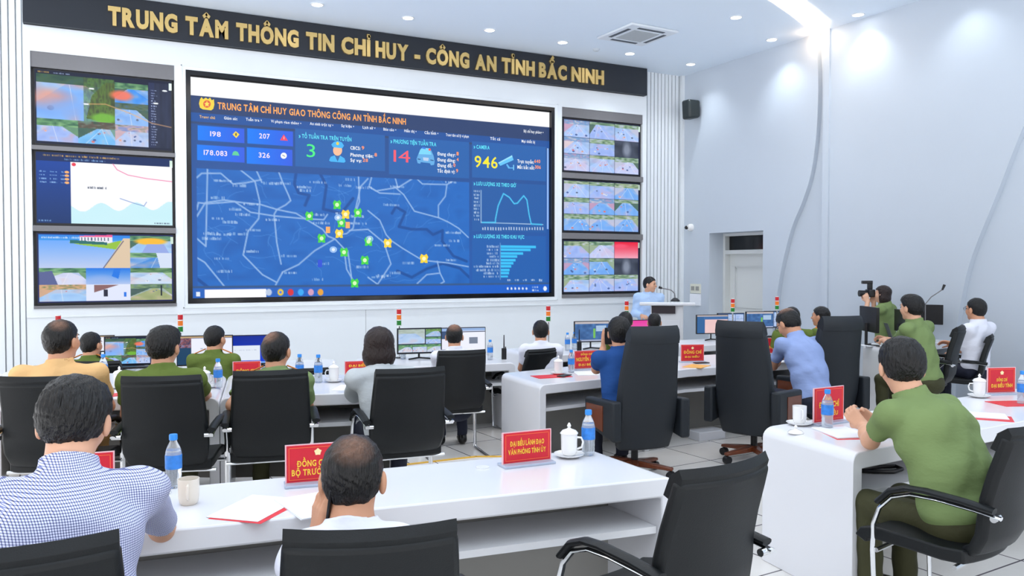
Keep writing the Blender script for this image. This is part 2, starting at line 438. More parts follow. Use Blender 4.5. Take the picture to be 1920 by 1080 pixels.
# front wall: white housing with three bays cut in, slatted panels either side
P0, P1 = -0.70, 8.44
zt = 4.55
def bay(x0, x1, z0, z1): return (x0, x1, z0, z1)
BL = (-0.625, 0.975, 1.14, 4.235); BC = (1.11, 6.63, 1.165, 4.20); BR = (6.765, 8.36, 1.14, 4.225)
def holes(mb, x0, x1, z0, z1, bays, y0, y1):
    xs = x0
    for (a, b_, c, d) in bays:
        mb.box((xs, y0, z0), (a, y1, z1)); mb.box((a, y0, z0), (b_, y1, c)); mb.box((a, y0, d), (b_, y1, z1)); xs = b_
    mb.box((xs, y0, z0), (x1, y1, z1))
m = MB(); holes(m, P0, P1, F1, zt, [BL, BC, BR], DW, DW + 0.14)
m.box((-3.2, DW + 0.14, F1), (9.36, DW + 0.2, ZC))
m.box((P0, DW, zt), (P1, DW + 0.14, ZC))
st(m, 'wall_front', M_wallw)
# shadow gap lines and raised border of the housing
m = MB(); m.box((P0 + 0.0, DW - 0.02, 1.04), (P1, DW, 4.53))
# raised front sheet with bays (stands 2 cm proud above the dado)
m = MB(); holes(m, P0, P1, 1.035, 4.535, [BL, BC, BR], DW - 0.025, DW)
o = st(m, 'trim_2', M_wallw)
m = MB()
for (a, b_, c, d) in (BC,):   # slim moulding round the big display
    q = 0.055
    m.box((a - q, DW - 0.033, c - q), (b_ + q, DW - 0.024, c - q + 0.012)); m.box((a - q, DW - 0.033, d + q - 0.012), (b_ + q, DW - 0.024, d + q))
    m.box((a - q, DW - 0.033, c - q), (a - q + 0.012, DW - 0.024, d + q)); m.box((b_ + q - 0.012, DW - 0.033, c - q), (b_ + q, DW - 0.024, d + q))
st(m, 'trim_3', M_wallw)
def slats(x0, x1, name):
    m = MB(); x = x0
    while x < x1 - 0.02:
        m.box((x, DW + 0.082, F1), (min(x + 0.060, x1), DW + 0.14, ZC)); x += 0.076
    return st(m, name, M_wallw)
slats(8.46, 9.24, 'trim_4'); slats(-3.2, -0.72, 'trim_5')
st(MB().box((9.245, DW + 0.03, F1), (9.3, DW + 0.14, ZC)), 'trim_6', M_wallw)
for x in (3.5, ):
    st(MB().box((x, DW - 0.002, F1), (x + 0.004, DW + 0.001, 1.03)), 'trim_7', M_dgrey)

# right wall: base wall with door recess, curved overlapping facing panels
DY0, DY1, DZ = 9.52, 10.764, 2.215
m = MB()
m.box((XR + 0.08, -3.0, F1), (XR + 0.5, DY0, ZC)); m.box((XR + 0.08, DY1, F1), (XR + 0.5, DW + 0.2, ZC)); m.box((XR + 0.08, DY0, DZ), (XR + 0.5, DY1, ZC))
m.box((XR + 0.5, DY0 - .1, F1), (XR + 0.56, DY1 + .1, DZ + .1))
st(m, 'wall_right', M_wallg)
def interp(tab, z):
    for (z0, y0), (z1, y1) in zip(tab, tab[1:]):
        if z0 >= z >= z1: return y0 + (y1 - y0) * (z0 - z) / (z0 - z1)
    return tab[-1][1]
def smooth_tab(tab, n=44):
    out = []
    zs = [t[0] for t in tab]; ys = [t[1] for t in tab]
    P = np.array(tab, float)
    Q = np.vstack([2 * P[0] - P[1], P, 2 * P[-1] - P[-2]])
    for i in range(1, len(Q) - 2):
        for t in np.linspace(0, 1, 10, endpoint=False):
            a, b_, c, d = Q[i - 1], Q[i], Q[i + 1], Q[i + 2]
            out.append(tuple(0.5 * ((2 * b_) + (-a + c) * t + (2 * a - 5 * b_ + 4 * c - d) * t * t + (-a + 3 * b_ - 3 * c + d) * t ** 3)))
    out.append(tuple(P[-1])); return out
K1 = smooth_tab([(5.0, 8.50), (4.4, 8.465), (3.95, 8.465), (3.45, 8.50), (2.97, 8.59), (2.6, 8.74), (2.2, 8.95), (1.6, 9.14), (0.9, 9.27), (0.3, 9.33), (F1, 9.35)])
# facing panel 1, from the corner to the curve, with the door opening left out
m = MB()
def strip(m, tab, yb, x0, x1, zlo, zhi, sgn):
    pts = [(y, z) for z, y in tab if zlo <= z <= zhi]
    for (ya, za), (yc, zc_) in zip(pts, pts[1:]):
        q = [(yb, zc_), (yc, zc_), (ya, za), (yb, za)]
        m.prism_x(q if sgn > 0 else q[::-1], x0, x1)
pts = [(y, z) for z, y in K1]
poly = pts + [(DY0, F1), (DY0, DZ), (DY1, DZ), (DY1, F1), (DW + 0.2, F1), (DW + 0.2, ZC)]
bm = bmesh.new()
def poly_slab(poly, x0, x1, name, mt):
    bm = bmesh.new(); vs = [bm.verts.new((x0, y, z)) for y, z in poly]; f = bm.faces.new(vs)
    r = bmesh.ops.extrude_face_region(bm, geom=[f]); bmesh.ops.translate(bm, verts=[v for v in r['geom'] if isinstance(v, bmesh.types.BMVert)], vec=(x1 - x0, 0, 0))
    bmesh.ops.triangulate(bm, faces=bm.faces[:]); bmesh.ops.recalc_face_normals(bm, faces=bm.faces[:])
    me = bpy.data.meshes.new(name); bm.to_mesh(me); bm.free(); me.materials.append(mt)
    o = bpy.data.objects.new(name, me); C.objects.link(o); o['kind'] = 'structure'; return o
poly_slab(poly, XR, XR + 0.08, 'trim_8', M_wallg)
K2 = smooth_tab([(5.0, 4.75), (4.3, 5.03), (3.7, 5.30), (3.23, 5.54), (2.5, 5.83), (1.78, 6.12), (1.27, 6.245), (0.6, 6.34), (0.0, 6.36)])
poly = [(y, z) for z, y in K2] + [(8.25, 0.0), (8.25, ZC)]
poly_slab(poly, XR, XR + 0.08, 'trim_9', M_wallg)
st(MB().box((XR - 0.03, 8.24, F1), (XR + 0.08, 8.345, ZC)), 'trim_10', M_wallg)
# door
st(MB().box((XR + 0.30, DY0, F1), (XR + 0.5, DY0 + 0.05, DZ)).box((XR + 0.30, DY1 - 0.05, F1), (XR + 0.5, DY1, DZ)).box((XR + 0.30, DY0 + .05, DZ - 0.05), (XR + 0.5, DY1 - 0.05, DZ)).box((XR + 0.30, DY0 + .05, 1.86), (XR + 0.5, DY1 - 0.05, 1.93)), 'trim_11', M_door, bevel=0.006)
d = thing('door_1', None, None, (XR + 0.42, (DY0 + DY1) / 2, F1)); d['kind'] = 'structure'
hw = (DY1 - DY0) / 2 - 0.05
m = MB(); m.box((0, -hw, 0), (0.05, hw, 1.86 - F1))
m.build('door_leaf', M_door, d)
m = MB()
for (a, b_, c, e2) in ((-hw + .12, hw - .12, 1.05, 1.78), (-hw + .12, hw - .12, 0.14, 0.9)):
    for q in (0, 0.03):
        m.box((-0.012, a + q, c + q), (0, b_ - q, c + q + 0.014)); m.box((-0.012, a + q, e2 - q - 0.014), (0, b_ - q, e2 - q))
        m.box((-0.012, a + q, c + q), (0, a + q + 0.014, e2 - q)); m.box((-0.012, b_ - q - 0.014, c + q), (0, b_ - q, e2 - q))
m.build('door_moulding', M_door, d)
m = MB(); m.box((-0.012, -hw + 0.03, 0.95), (0, -hw + 0.075, 1.2)); m.tube([(-0.01, -hw + .05, 1.1), (-0.06, -hw + .05, 1.1), (-0.06, -hw + 0.17, 1.1)], 0.009)
m.build('door_handle', M_gold, d)
m = MB(); m.box((-0.006, -hw + 0.006, 0.02), (0, -hw + 0.018, 1.95 - 0.02)); m.build('door_edge_strip', M_wood, d)
st(MB().box((XR + 0.4, DY0 + .05, 1.93), (XR + 0.43, DY1 - 0.05, DZ - 0.05)), 'window_1', mat('dark_transom_glass', rgb(20, 24, 28), 0.15, noise=0.1))

# ------------------------------------------------------------------ ceiling fittings
M_lamp = mat('lamp_lit', (1, 1, 1), 0.5, emit=(0.97, 0.985, 1.0), es=14)
M_ring = mat('lamp_trim', rgb(235, 238, 242), 0.3, noise=0.01)
dl = []
def downlight(x, y, label, grp='recessed downlights in the ceiling', power=75):
    t = thing('downlight', label, 'ceiling light', (x, y, ZC), 0, grp)
    MB().lathe([(0.085, -0.001), (0.085, -0.008), (0.07, -0.012), (0.065, -0.004), (0.0655, -0.001)], n=24).build('trim_ring', M_ring, t, smooth=True)
    MB().lathe([(0.0, -0.0075), (0.064, -0.0075), (0.064, -0.001), (0.0, -0.001)], n=24).build('lamp', M_lamp, t)
    l = bpy.data.lights.new('downlight_beam', 'SPOT'); l.energy = power; l.spot_size = R_(112); l.spot_blend = 0.9; l.shadow_soft_size = 0.06; l.color = (0.9, 0.96, 1.0)
    o = bpy.data.objects.new('downlight_beam', l); C.objects.link(o); o.location = (x, y, ZC - 0.03); o.parent = None
    return t
seen = [((595, 8), 'recessed downlight above the word THONG of the gold sign, leftmost of the lit row'), ((765, 33), 'recessed downlight second from left in the row along the sign'),
        ((918, 56), 'recessed downlight third from left in the row along the sign'), ((1055, 79), 'recessed downlight fourth from left, above the words CONG AN'),
        ((1181, 100), 'recessed downlight between the sign and the ceiling air conditioner'), ((1295, 120), 'recessed downlight in the far corner of the ceiling'),
        ((1380, 32), 'recessed downlight left of the glowing arc strip, farther from the wall'), ((1447, 74), 'recessed downlight by the grey wall, left of the glowing arc strip'),
        ((1609, 27), 'recessed downlight right of the glowing arc strip')]
for (px, py), lab in seen:
    p = az(px, py, ZC); downlight(p.x, p.y, lab, power=75 if p.x < 8.3 else 42)
def beam(x, y, power=26):
    l = bpy.data.lights.new('downlight_beam', 'SPOT'); l.energy = power; l.spot_size = R_(112); l.spot_blend = 0.9; l.shadow_soft_size = 0.06; l.color = (0.9, 0.96, 1.0)
    o = bpy.data.objects.new('downlight_beam', l); C.objects.link(o); o.location = (x, y, ZC - 0.03)
# lamps of the same grid outside the frame
for x, y in ((1.35, 10.48), (0.1, 10.48), (8.95, 6.15), (9.0, 4.7), (1.5, 7.6), (4.2, 7.6), (3.0, 2.6), (0.2, 3.5), (6.6, 5.6), (8.4, 2.6)):
    beam(x, y, 75 if y > 10 else 26)

# glowing arc strip
M_arc = mat('warm_strip_lit', (1, 1, 1), 0.5, emit=(1.0, 0.86, 0.70), es=5)
t = thing('arc_light_strip', 'wide curved glowing strip lamp sweeping across the ceiling to the grey wall', 'ceiling light', (0, 0, 0))
oL = [az(x, y, ZC) for x, y in ((1453, 0), (1493, 27), (1540, 69))]; oR = [az(x, y, ZC) for x, y in ((1500, 0), (1533, 27), (1568, 61))]
def circ(a, b_, c):
    ax_, ay_, bx, by, cx_, cy_ = a.x, a.y, b_.x, b_.y, c.x, c.y
    dd = 2 * (ax_ * (by - cy_) + bx * (cy_ - ay_) + cx_ * (ay_ - by))
    ux = ((ax_ ** 2 + ay_ ** 2) * (by - cy_) + (bx ** 2 + by ** 2) * (cy_ - ay_) + (cx_ ** 2 + cy_ ** 2) * (ay_ - by)) / dd
    uy = ((ax_ ** 2 + ay_ ** 2) * (cx_ - bx) + (bx ** 2 + by ** 2) * (ax_ - cx_) + (cx_ ** 2 + cy_ ** 2) * (bx - ax_)) / dd
    return ux, uy, math.hypot(ax_ - ux, ay_ - uy)
print('ARC', circ(*oL), circ(*oR), [tuple(round(c, 2) for c in p) for p in oL + oR])
ARC_C = None
mid = [(a + b_) / 2 for a, b_ in zip(oL, oR)]
ucx, ucy, ur = circ(*mid)
a_end = math.atan2(mid[2].y - ucy, mid[2].x - ucx); a_st = math.atan2(mid[0].y - ucy, mid[0].x - ucx)
m = MB(); N = 40; W2 = 0.17
sg = 1 if a_st > a_end else -1
vs = []
for i in range(N + 1):
    a = a_end - sg * 0.00 + sg * (i / N) * 1.5
    for rr in (ur - W2, ur + W2):
        for z in (ZC - 0.012, ZC + 0.001): vs.append((min(XR - 0.002, ucx + rr * math.cos(a)), ucy + rr * math.sin(a), z))
fs = []
for i in range(N):
    k = 4 * i
    fs += [(k, k + 4, k + 6, k + 2), (k + 1, k + 3, k + 7, k + 5), (k, k + 1, k + 5, k + 4), (k + 2, k + 6, k + 7, k + 3)]
m.add(vs, fs); m.build('diffuser', M_arc, t)
l = bpy.data.lights.new('strip_end_glow', 'POINT'); l.energy = 3; l.color = (1.0, 0.62, 0.3); l.shadow_soft_size = 0.08
o = bpy.data.objects.new('strip_end_glow', l); C.objects.link(o); o.location = (XR - 0.14, mid[2].y, ZC - 0.10)

# ceiling air conditioner
p = az(1195, 63, ZC)
t = thing('cassette_air_conditioner', 'white square ceiling air conditioner cassette with grey centre grille', 'air conditioner', (p.x, p.y, ZC), R_(2))
m = MB(); m.box((-0.42, -0.42, -0.035), (0.42, 0.42, 0.0)); m.build('fascia', mat('ac_white', rgb(226, 232, 238), 0.4, noise=0.01), t, bevel=0.02)
m = MB(); m.box((-0.22, -0.22, -0.042), (0.22, 0.22, -0.034))
m.build('intake_grille', mat('ac_grille', rgb(178, 182, 184), 0.6, noise=0.05), t)
for k in range(4):
    m = MB(); Mx = Matrix.Rotation(k * math.pi / 2, 4, 'Z'); m.cbox((0, 0.315, -0.036), (0.46, 0.055, 0.006), M=Mx); m.build('air_slot', mat('ac_slot', rgb(70, 76, 84), 0.5, noise=0.03), t)
p = az(1118, 92, ZC)
t = MB().lathe([(0.0, -0.035), (0.03, -0.034), (0.045, -0.02), (0.055, -0.001), (0.0, 0.0)], n=20).build('smoke_detector', mat('detector_white', rgb(205, 212, 218), 0.5, noise=0.02), None, smooth=True, loc=(p.x, p.y, ZC))
tag(t, 'small round white smoke detector on ceiling near the air conditioner', 'smoke detector')

# wall fittings on the right wall
p = aX(1308, 207, XR)
t = thing('wall_speaker', 'small black loudspeaker mounted high on the grey wall near the corner', 'speaker', (XR, p.y, p.z), 0)
m = MB()
m.add([(-0.26, -.1, -.17), (-.26, .1, -.17), (-.05, .14, -.15), (-.05, -.14, -.15), (-0.28, -.1, .16), (-.28, .1, .16), (-.05, .14, .15), (-.05, -.14, .15)], [(0, 1, 2, 3), (7, 6, 5, 4), (0, 4, 5, 1), (1, 5, 6, 2), (2, 6, 7, 3), (3, 7, 4, 0)])
m.build('cabinet', mat('speaker_black', rgb(34, 42, 44), 0.4, noise=0.1), t, bevel=0.04, segs=3)
MB().cyl((-0.06, 0, 0), (0, 0, 0), 0.03).build('bracket', M_black, t)
p = aX(1288, 427, XR)
t = thing('dome_camera', 'small white wall camera with black lens in the front corner', 'security camera', (XR, p.y - .12, p.z), 0)
MB().lathe([(0.0, 0.085), (0.04, 0.08), (0.062, 0.05), (0.066, 0.0), (0.0, 0.0)], n=20).build('housing', M_porc, t, smooth=True).rotation_euler = (0, -math.pi / 2, 0)
MB().lathe([(0.0, 0.04), (0.022, 0.034), (0.034, 0.01), (0.034, 0.0)], n=16).build('lens', M_black, t, smooth=True, loc=(-0.085, 0.02, 0.0)).rotation_euler = (0, -math.pi / 2 - .5, -0.2)
p = aX(1305, 553, XR)
t = thing('wall_control_panel', 'white wall control panel with two switches and a notice, beside lectern', 'control panel', (XR, p.y, p.z), 0)
MB().box((-0.03, -.13, -0.18), (0, .13, .02)).build('notice_holder', M_paper, t)
MB().box((-0.02, -.13, 0.03), (0, .13, .19)).build('switch_plate', mat('cream_plate', rgb(226, 226, 212), 0.4, noise=0.02), t)
MB().box((-0.028, -.1, 0.08), (-.019, -.02, .15)).build('switch', M_grey, t)
MB().box((-0.028, .02, 0.08), (-.019, .1, .15)).build('switch', M_grey, t)

# ------------------------------------------------------------------ gold lettered sign board
t = thing('sign_board', 'long black sign board with gold raised Vietnamese lettering above the display wall', 'sign', (0, 0, 0))
MB().box((P0 + 0.01, DW - 0.10, 4.545), (P1 - 0.05, DW - 0.001, ZC - 0.005)).build('board', M_band, t)
yb = DW - 0.10
words = [('TRUNG', 203, 333, 53, 80), ('TÂM', 348, 428, 0, 0), ('THÔNG', 443, 560, 0, 0), ('TIN', 574, 627, 0, 0), ('CHỈ', 640, 695, 0, 0), ('HUY', 704, 766, 0, 0), ('-', 777, 788, 0, 0), ('CÔNG', 799, 880, 0, 0), ('AN', 891, 931, 0, 0), ('TỈNH', 941, 1003, 0, 0), ('BẮC', 1011, 1063, 0, 0), ('NINH', 1072, 1133, 0, 0)]
ZB, CH = 4.640, 0.205
for wd, xa, xb, _, _ in words:
    X0 = aY(xa, 60, yb - .03).x; X1 = aY(xb, 60, yb - .03).x
    # per letter meshes: measure natural advances
    tot = []; 
    for ch in wd:
        vs, fs = text_geo(ch, 0.055, 0.06); tot.append((vs[:, 0].min(), vs[:, 0].max()))
    wsum = sum(b_ - a for a, b_ in tot); gap = 0.07 if len(wd) > 1 else 0
    sc = (X1 - X0) / (wsum + gap * (len(wd) - 1)); x = X0
    for ch, (a, b_) in zip(wd, tot):
        vs, fs = text_geo(ch, 0.055, 0.06)
        k = CH / CAPH
        P = [(x + (v[0] - a) * sc, yb - 0.016 - v[2] * 0.25, ZB + v[1] * k) for v in vs]
        MB().add(P, fs).build('letter', M_gold, t)
        x += (b_ - a + gap) * sc

# ================================================================== DISPLAYS
class Cv:
    def __init__(s, W, H, bg=(0, 0, 0)):
        s.W, s.H = W, H; s.a = np.zeros((H, W, 3)); s.a[:] = np.array(bg) / 255
        s.v, s.u = np.meshgrid((np.arange(H)) / (H - 1), np.arange(W) / (W - 1), indexing='ij'); s.asp = W / H
    def put(s, mk, col):
        mk = np.clip(mk, 0, 1)[..., None]; s.a = s.a * (1 - mk) + (np.array(col) / 255 if not isinstance(col, np.ndarray) or col.ndim == 1 else col) * mk
    def rect(s, u0, v0, u1, v1, col, al=1.0):
        s.put(((s.u >= u0) & (s.u <= u1) & (s.v >= v0) & (s.v <= v1)) * al, col)
    def grad(s, u0, v0, u1, v1, c0, c1, ax=0):
        t = (s.v - v0) / (v1 - v0) if ax == 0 else (s.u - u0) / (u1 - u0); t = np.clip(t, 0, 1)[..., None]
        col = (np.array(c0) * (1 - t) + np.array(c1) * t) / 255; mk = ((s.u >= u0) & (s.u <= u1) & (s.v >= v0) & (s.v <= v1)).astype(float)[..., None]
        s.a = s.a * (1 - mk) + col * mk
    def line(s, pts, col, wd=0.003, al=1.0, clip=None):
        D = np.full((s.H, s.W), 9.0)
        for (a, b_), (c, d) in zip(pts, pts[1:]):
            ax_, ay_, bx, by = a * s.asp, b_, c * s.asp, d; dx, dy = bx - ax_, by - ay_; L = dx * dx + dy * dy + 1e-12
            t = np.clip(((s.u * s.asp - ax_) * dx + (s.v - ay_) * dy) / L, 0, 1); D = np.minimum(D, np.hypot(s.u * s.asp - ax_ - t * dx, s.v - ay_ - t * dy))
        m_ = np.clip((wd - D) / (1.0 / s.H) + 0.5, 0, 1) * al
        if clip: m_ = m_ * ((s.u >= clip[0]) & (s.u <= clip[2]) & (s.v >= clip[1]) & (s.v <= clip[3]))
        s.put(m_, col)
    def ell(s, u, v, ru, rv, col, al=1.0, soft=0.2):
        d = np.hypot((s.u - u) / ru, (s.v - v) / rv); s.put(np.clip((1 - d) / soft + 0.5, 0, 1) * al, col)
    def poly(s, pts, col, al=1.0):
        ins = np.zeros((s.H, s.W), bool); n = len(pts)
        for i in range(n):
            (x0, y0), (x1, y1) = pts[i], pts[(i + 1) % n]
            c = ((y0 > s.v) != (y1 > s.v)) & (s.u < (x1 - x0) * (s.v - y0) / ((y1 - y0) + 1e-12) + x0); ins ^= c
        s.put(ins * al, col)
    def noise(s, u0, v0, u1, v1, cols, n, seed, al=1.0, mask=None):
        r = np.random.RandomState(seed); g = r.rand(n + 2, int(n * 1.6) + 2)
        uu = np.clip((s.u - u0) / (u1 - u0), 0, 1) * (g.shape[1] - 2); vv = np.clip((s.v - v0) / (v1 - v0), 0, 1) * n
        i = uu.astype(int); j = vv.astype(int); fu = uu - i; fv = vv - j; i2 = np.minimum(i + 1, g.shape[1] - 1); j2 = np.minimum(j + 1, g.shape[0] - 1)
        t = (g[j, i] * (1 - fu) + g[j, i2] * fu) * (1 - fv) + (g[j2, i] * (1 - fu) + g[j2, i2] * fu) * fv
        cols = np.array(cols, float) / 255; q = t * (len(cols) - 1); k = np.clip(q.astype(int), 0, len(cols) - 2); f = (q - k)[..., None]
        col = cols[k] * (1 - f) + cols[k + 1] * f; mk = ((s.u >= u0) & (s.u <= u1) & (s.v >= v0) & (s.v <= v1)).astype(float) * al
        if mask is not None: mk = mk * mask
        mk = mk[..., None]; s.a = s.a * (1 - mk) + col * mk
    def scribble(s, u0, v0, u1, v1, col, seed, al=0.8):
        """a run of unreadable small print"""
        r = np.random.RandomState(seed); u = u0
        while u < u1:
            wv = 0.3 * (v1 - v0) / s.asp * (0.6 + r.rand()); s.rect(u, v0 + (v1 - v0) * 0.25 * r.rand(), min(u + wv, u1), v1, col, al * (0.5 + 0.5 * r.rand())); u += wv * (1.3 + (r.rand() < .15) * 1.5)
def feed(c, u0, v0, u1, v1, seed, road=(150, 180, 235), sky=(120, 190, 245), tree=((40, 80, 50), (90, 140, 80), (150, 190, 120)), warm=(240, 200, 190), hor=0.3, vp=None, cars=4, nlane=2):
    r = random.Random(seed); W, H = u1 - u0, v1 - v0
    X = lambda u: u0 + u * W
    Y = lambda v: v0 + v * H
    box = (u0, v0, u1, v1); ib = (c.u >= u0) & (c.u <= u1) & (c.v >= v0) & (c.v <= v1)
    c.grad(u0, v0, u1, Y(hor), sky, [min(255, k + 40) for k in sky])
    c.noise(u0, v0, u1, Y(hor + 0.12), tree, 6, seed + 5, 0.85)
    vpx = vp if vp is not None else 0.35 + 0.3 * r.random()
    c.noise(u0, Y(hor), u1, v1, ((110, 150, 210), (150, 180, 220), (200, 205, 230)), 5, seed + 9, 1.0)
    def P(pts, col, al=1.0):
        n = c.a.copy(); c.poly([(X(a), Y(b_)) for a, b_ in pts], col, al); c.a = np.where(ib[..., None], c.a, n)
    P([(vpx - .05, hor), (vpx + .07, hor), (1.1 + r.random() * .3, 1.02), (-.1 - r.random() * .4, 1.02)], road)
    c.noise(u0, Y(hor), u1, v1, (road, [min(255, k + 30) for k in road], warm), 4, seed + 2, 0.5)
    if r.random() < .7: P([(-.02, hor), (vpx - .12, hor), (-.02, .8)], tree[r.randint(0, len(tree) - 1)], .75)
    if r.random() < .5: P([(1.02, hor), (vpx + .22, hor), (1.02, .75)], tree[r.randint(0, len(tree) - 1)], .75)
    for k in range(nlane):
        e_ = -.1 + 1.2 * (k + .5) / max(1, nlane); c.line([(X(vpx), Y(hor)), (X(e_), Y(1.0))], (235, 240, 250), 0.0035, .7, clip=box)
    for k in range(cars):
        vv = hor + .08 + .55 * r.random(); s_ = .015 + .055 * (vv - hor); uu = vpx + (r.random() - .5) * 1.2 * (vv - hor + .1)
        col = r.choice([(240, 240, 245), (90, 104, 134), (235, 120, 110), (250, 180, 150), (70, 96, 160)])
        c.ell(X(uu), Y(vv), s_ * W, s_ * H * 1.2, col, .9); c.ell(X(uu), Y(vv - s_ * .4), s_ * W * .6, s_ * H * .4, (90, 110, 150), .6)
def screen(name, cv, p00, p10, p01, parent, mt=None):
    """p00 top-left corner, p10 top-right, p01 bottom-left"""
    H, W = cv.H, cv.W; p00, p10, p01 = Vector(p00), Vector(p10), Vector(p01)
    u = np.arange(W) / (W - 1); v = np.arange(H) / (H - 1); V, U = np.meshgrid(v, u, indexing='ij')
    P = np.array(p00)[None, None] + U[..., None] * np.array(p10 - p00) + V[..., None] * np.array(p01 - p00)
    I = np.arange(H * W).reshape(H, W); Q = np.stack([I[:-1, :-1], I[1:, :-1], I[1:, 1:], I[:-1, 1:]], -1).reshape(-1, 4)
    me = bpy.data.meshes.new(name); me.from_pydata(P.reshape(-1, 3).tolist(), [], Q.tolist())
    a = np.clip(cv.a, 0, 1); lin = np.where(a <= 0.04045, a / 12.92, ((a + 0.055) / 1.055) ** 2.4)
    at = me.color_attributes.new('pix', 'FLOAT_COLOR', 'POINT'); at.data.foreach_set('color', np.concatenate([lin, np.ones((H, W, 1))], -1).ravel().astype(np.float32))
    me.materials.append(mt or M_pix); o = bpy.data.objects.new(name, me); C.objects.link(o)
    if parent: o.parent = parent
    return o

# ---- the big LED display
YS = DW + 0.035
t = thing('led_video_wall', 'huge wide LED display showing a dark blue traffic control dashboard and map', 'display', (0, 0, 0))
x0, x1, z0, z1 = BC
m = MB(); m.box((x0 + .002, YS - 0.06, z0 + .002), (x0 + .06, DW + .13, z1 - .002)); m.box((x1 - .06, YS - 0.06, z0 + .002), (x1 - .002, DW + .13, z1 - .002))
m.box((x0 + .06, YS - 0.06, z0 + .002), (x1 - .06, DW + .13, z0 + .06)); m.box((x0 + .06, YS - .06, z1 - .06), (x1 - .06, DW + .13, z1 - .002))
m.build('frame', mat('gloss_black', rgb(14, 16, 22), 0.12, noise=0.1), t)
m = MB(); m.box((x0 + .06, YS + .005, z0 + .06), (x1 - .06, DW + .13, z1 - .06)); m.build('back_panel', M_black, t)
def scr(px, py): p = aY(px, py, YS); return p.x, p.z
SX0, SX1 = x0 + 0.065, x1 - 0.065; SZ0, SZ1 = z0 + 0.07, z1 - 0.075
def U(px, py):
    X, Z = scr(px, py); return ((X - SX0) / (SX1 - SX0), (SZ1 - Z) / (SZ1 - SZ0))
c = Cv(560, 300, (44, 84, 140))
def R4(px0, py0, px1, py1, col, ax=None, col2=None):
    a = U(px0, py0); b_ = U(px1, py1)
    if ax is None: c.rect(a[0], a[1], b_[0], b_[1], col)
    else: c.grad(a[0], a[1], b_[0], b_[1], col, col2, ax)
c.grad(0, 0, 1, 1, (40, 78, 140), (34, 92, 178), 0)
vh = U(700, 240)
uh = U(362, 178)[1]
c.rect(0, 0, 1, uh, (252, 253, 255))
vt = U(365, 211)[1]
c.rect(0, uh, 1, vt, (45, 66, 112))
vm = U(365, 227)[1]
c.rect(0, vt, 1, vm, (34, 84, 160))
c.rect(0, vm, 1, vm + .012, (48, 72, 118))
for (pa, pb, pc, pd) in ((370, 235, 458, 268), (463, 240, 549, 274), (370, 271, 458, 305), (463, 275, 549, 311)):
    R4(pa, pb, pc, pd, (12, 128, 250), 1, (52, 96, 232))
uA = lambda px, py=300: U(px, py)[0]
vA = lambda px, py: U(px, py)[1]
mapv0 = vA(370, 316); mapv1 = vA(370, 536)
c.rect(uA(553), vA(553, 240), uA(722), vA(553, 312), (40, 100, 176)); c.rect(uA(729), vA(729, 255), uA(880), vA(729, 326), (40, 100, 176))
c.rect(uA(885), vA(885, 265), uA(1024), vA(885, 333), (40, 100, 176)); c.rect(uA(885), vA(885, 340), uA(1024), vA(885, 433), (38, 94, 168)); c.rect(uA(885), vA(885, 440), uA(1024), vA(885, 532), (34, 96, 176))
MC = (uA(368), mapv0, uA(880), mapv1)
c.rect(*MC, (34, 104, 192)); c.noise(*MC, ((28, 92, 176), (38, 112, 200), (34, 104, 192)), 14, 3, .6)
def ML(pts, col=(150, 184, 232), wd=0.0035, al=.95): c.line([U(*p) for p in pts], col, wd, al, clip=MC)
rr = random.Random(5)
for k in range(70):     # faint minor roads
    x = 370 + rr.random() * 500; y = 330 + rr.random() * 200; a = rr.random() * 6.28; pts = [(x, y)]
    for j in range(4):
        a += (rr.random() - .5) * 1.5; x += math.cos(a) * 14; y += math.sin(a) * 11; pts.append((x, y))
    ML(pts, (88, 150, 224), 0.0012, .6)
for pts in ([(555, 325), (552, 345), (560, 362), (580, 366), (572, 385)], [(600, 325), (612, 348), (606, 392), (640, 400), (662, 372)], [(735, 400), (742, 388), (760, 398), (748, 425), (772, 430), (800, 430), (812, 440), (830, 432), (829, 452), (850, 480), (875, 490)], [(745, 508), (772, 520), (800, 504), (830, 494), (862, 503), (880, 520)], [(366, 520), (392, 540)]):
    ML(pts, (22, 74, 150), 0.007, .8)
for pts in ([(369, 333), (378, 325), (414, 325), (437, 345), (460, 343), (490, 337)], [(389, 318), (386, 462), (369, 447)], [(450, 318), (478, 340), (487, 378), (485, 410), (465, 434), (456, 478), (492, 515), (518, 529)], [(480, 318), (491, 342)], [(521, 318), (530, 342), (541, 366), (545, 376), (536, 384), (519, 393), (514, 402), (519, 455), (527, 495)],
            [(369, 406), (385, 380), (420, 375), (455, 380), (487, 383), (520, 393), (555, 400), (575, 412), (605, 430), (615, 443), (628, 448)], [(369, 393), (372, 380), (390, 382), (440, 378), (470, 398), (515, 405), (570, 410), (607, 412), (614, 402)], [(369, 483), (384, 492), (420, 536)],
            [(628, 448), (590, 470), (560, 496), (530, 510), (516, 536)], [(628, 448), (645, 466), (650, 505), (664, 529)], [(652, 470), (660, 527)], [(672, 325), (674, 378), (668, 395), (662, 428), (650, 438), (636, 440)], [(690, 335), (676, 350), (666, 395)], [(690, 395), (712, 413), (724, 440), (735, 452), (754, 465), (792, 488), (840, 493), (878, 500)],
            [(655, 432), (690, 430), (720, 455), (733, 495), (720, 515), (708, 533), (690, 520)], [(692, 350), (705, 358), (742, 352), (757, 365), (777, 396), (822, 408), (840, 416), (860, 428), (878, 445)], [(740, 330), (746, 352), (778, 332), (792, 345), (838, 346), (852, 338), (878, 340)], [(838, 346), (835, 368), (822, 385), (822, 408)], [(782, 532), (800, 515), (825, 512), (820, 490)], [(825, 512), (833, 528), (826, 532)], [(700, 320), (692, 350), (712, 362), (750, 364)]):
    ML(pts)
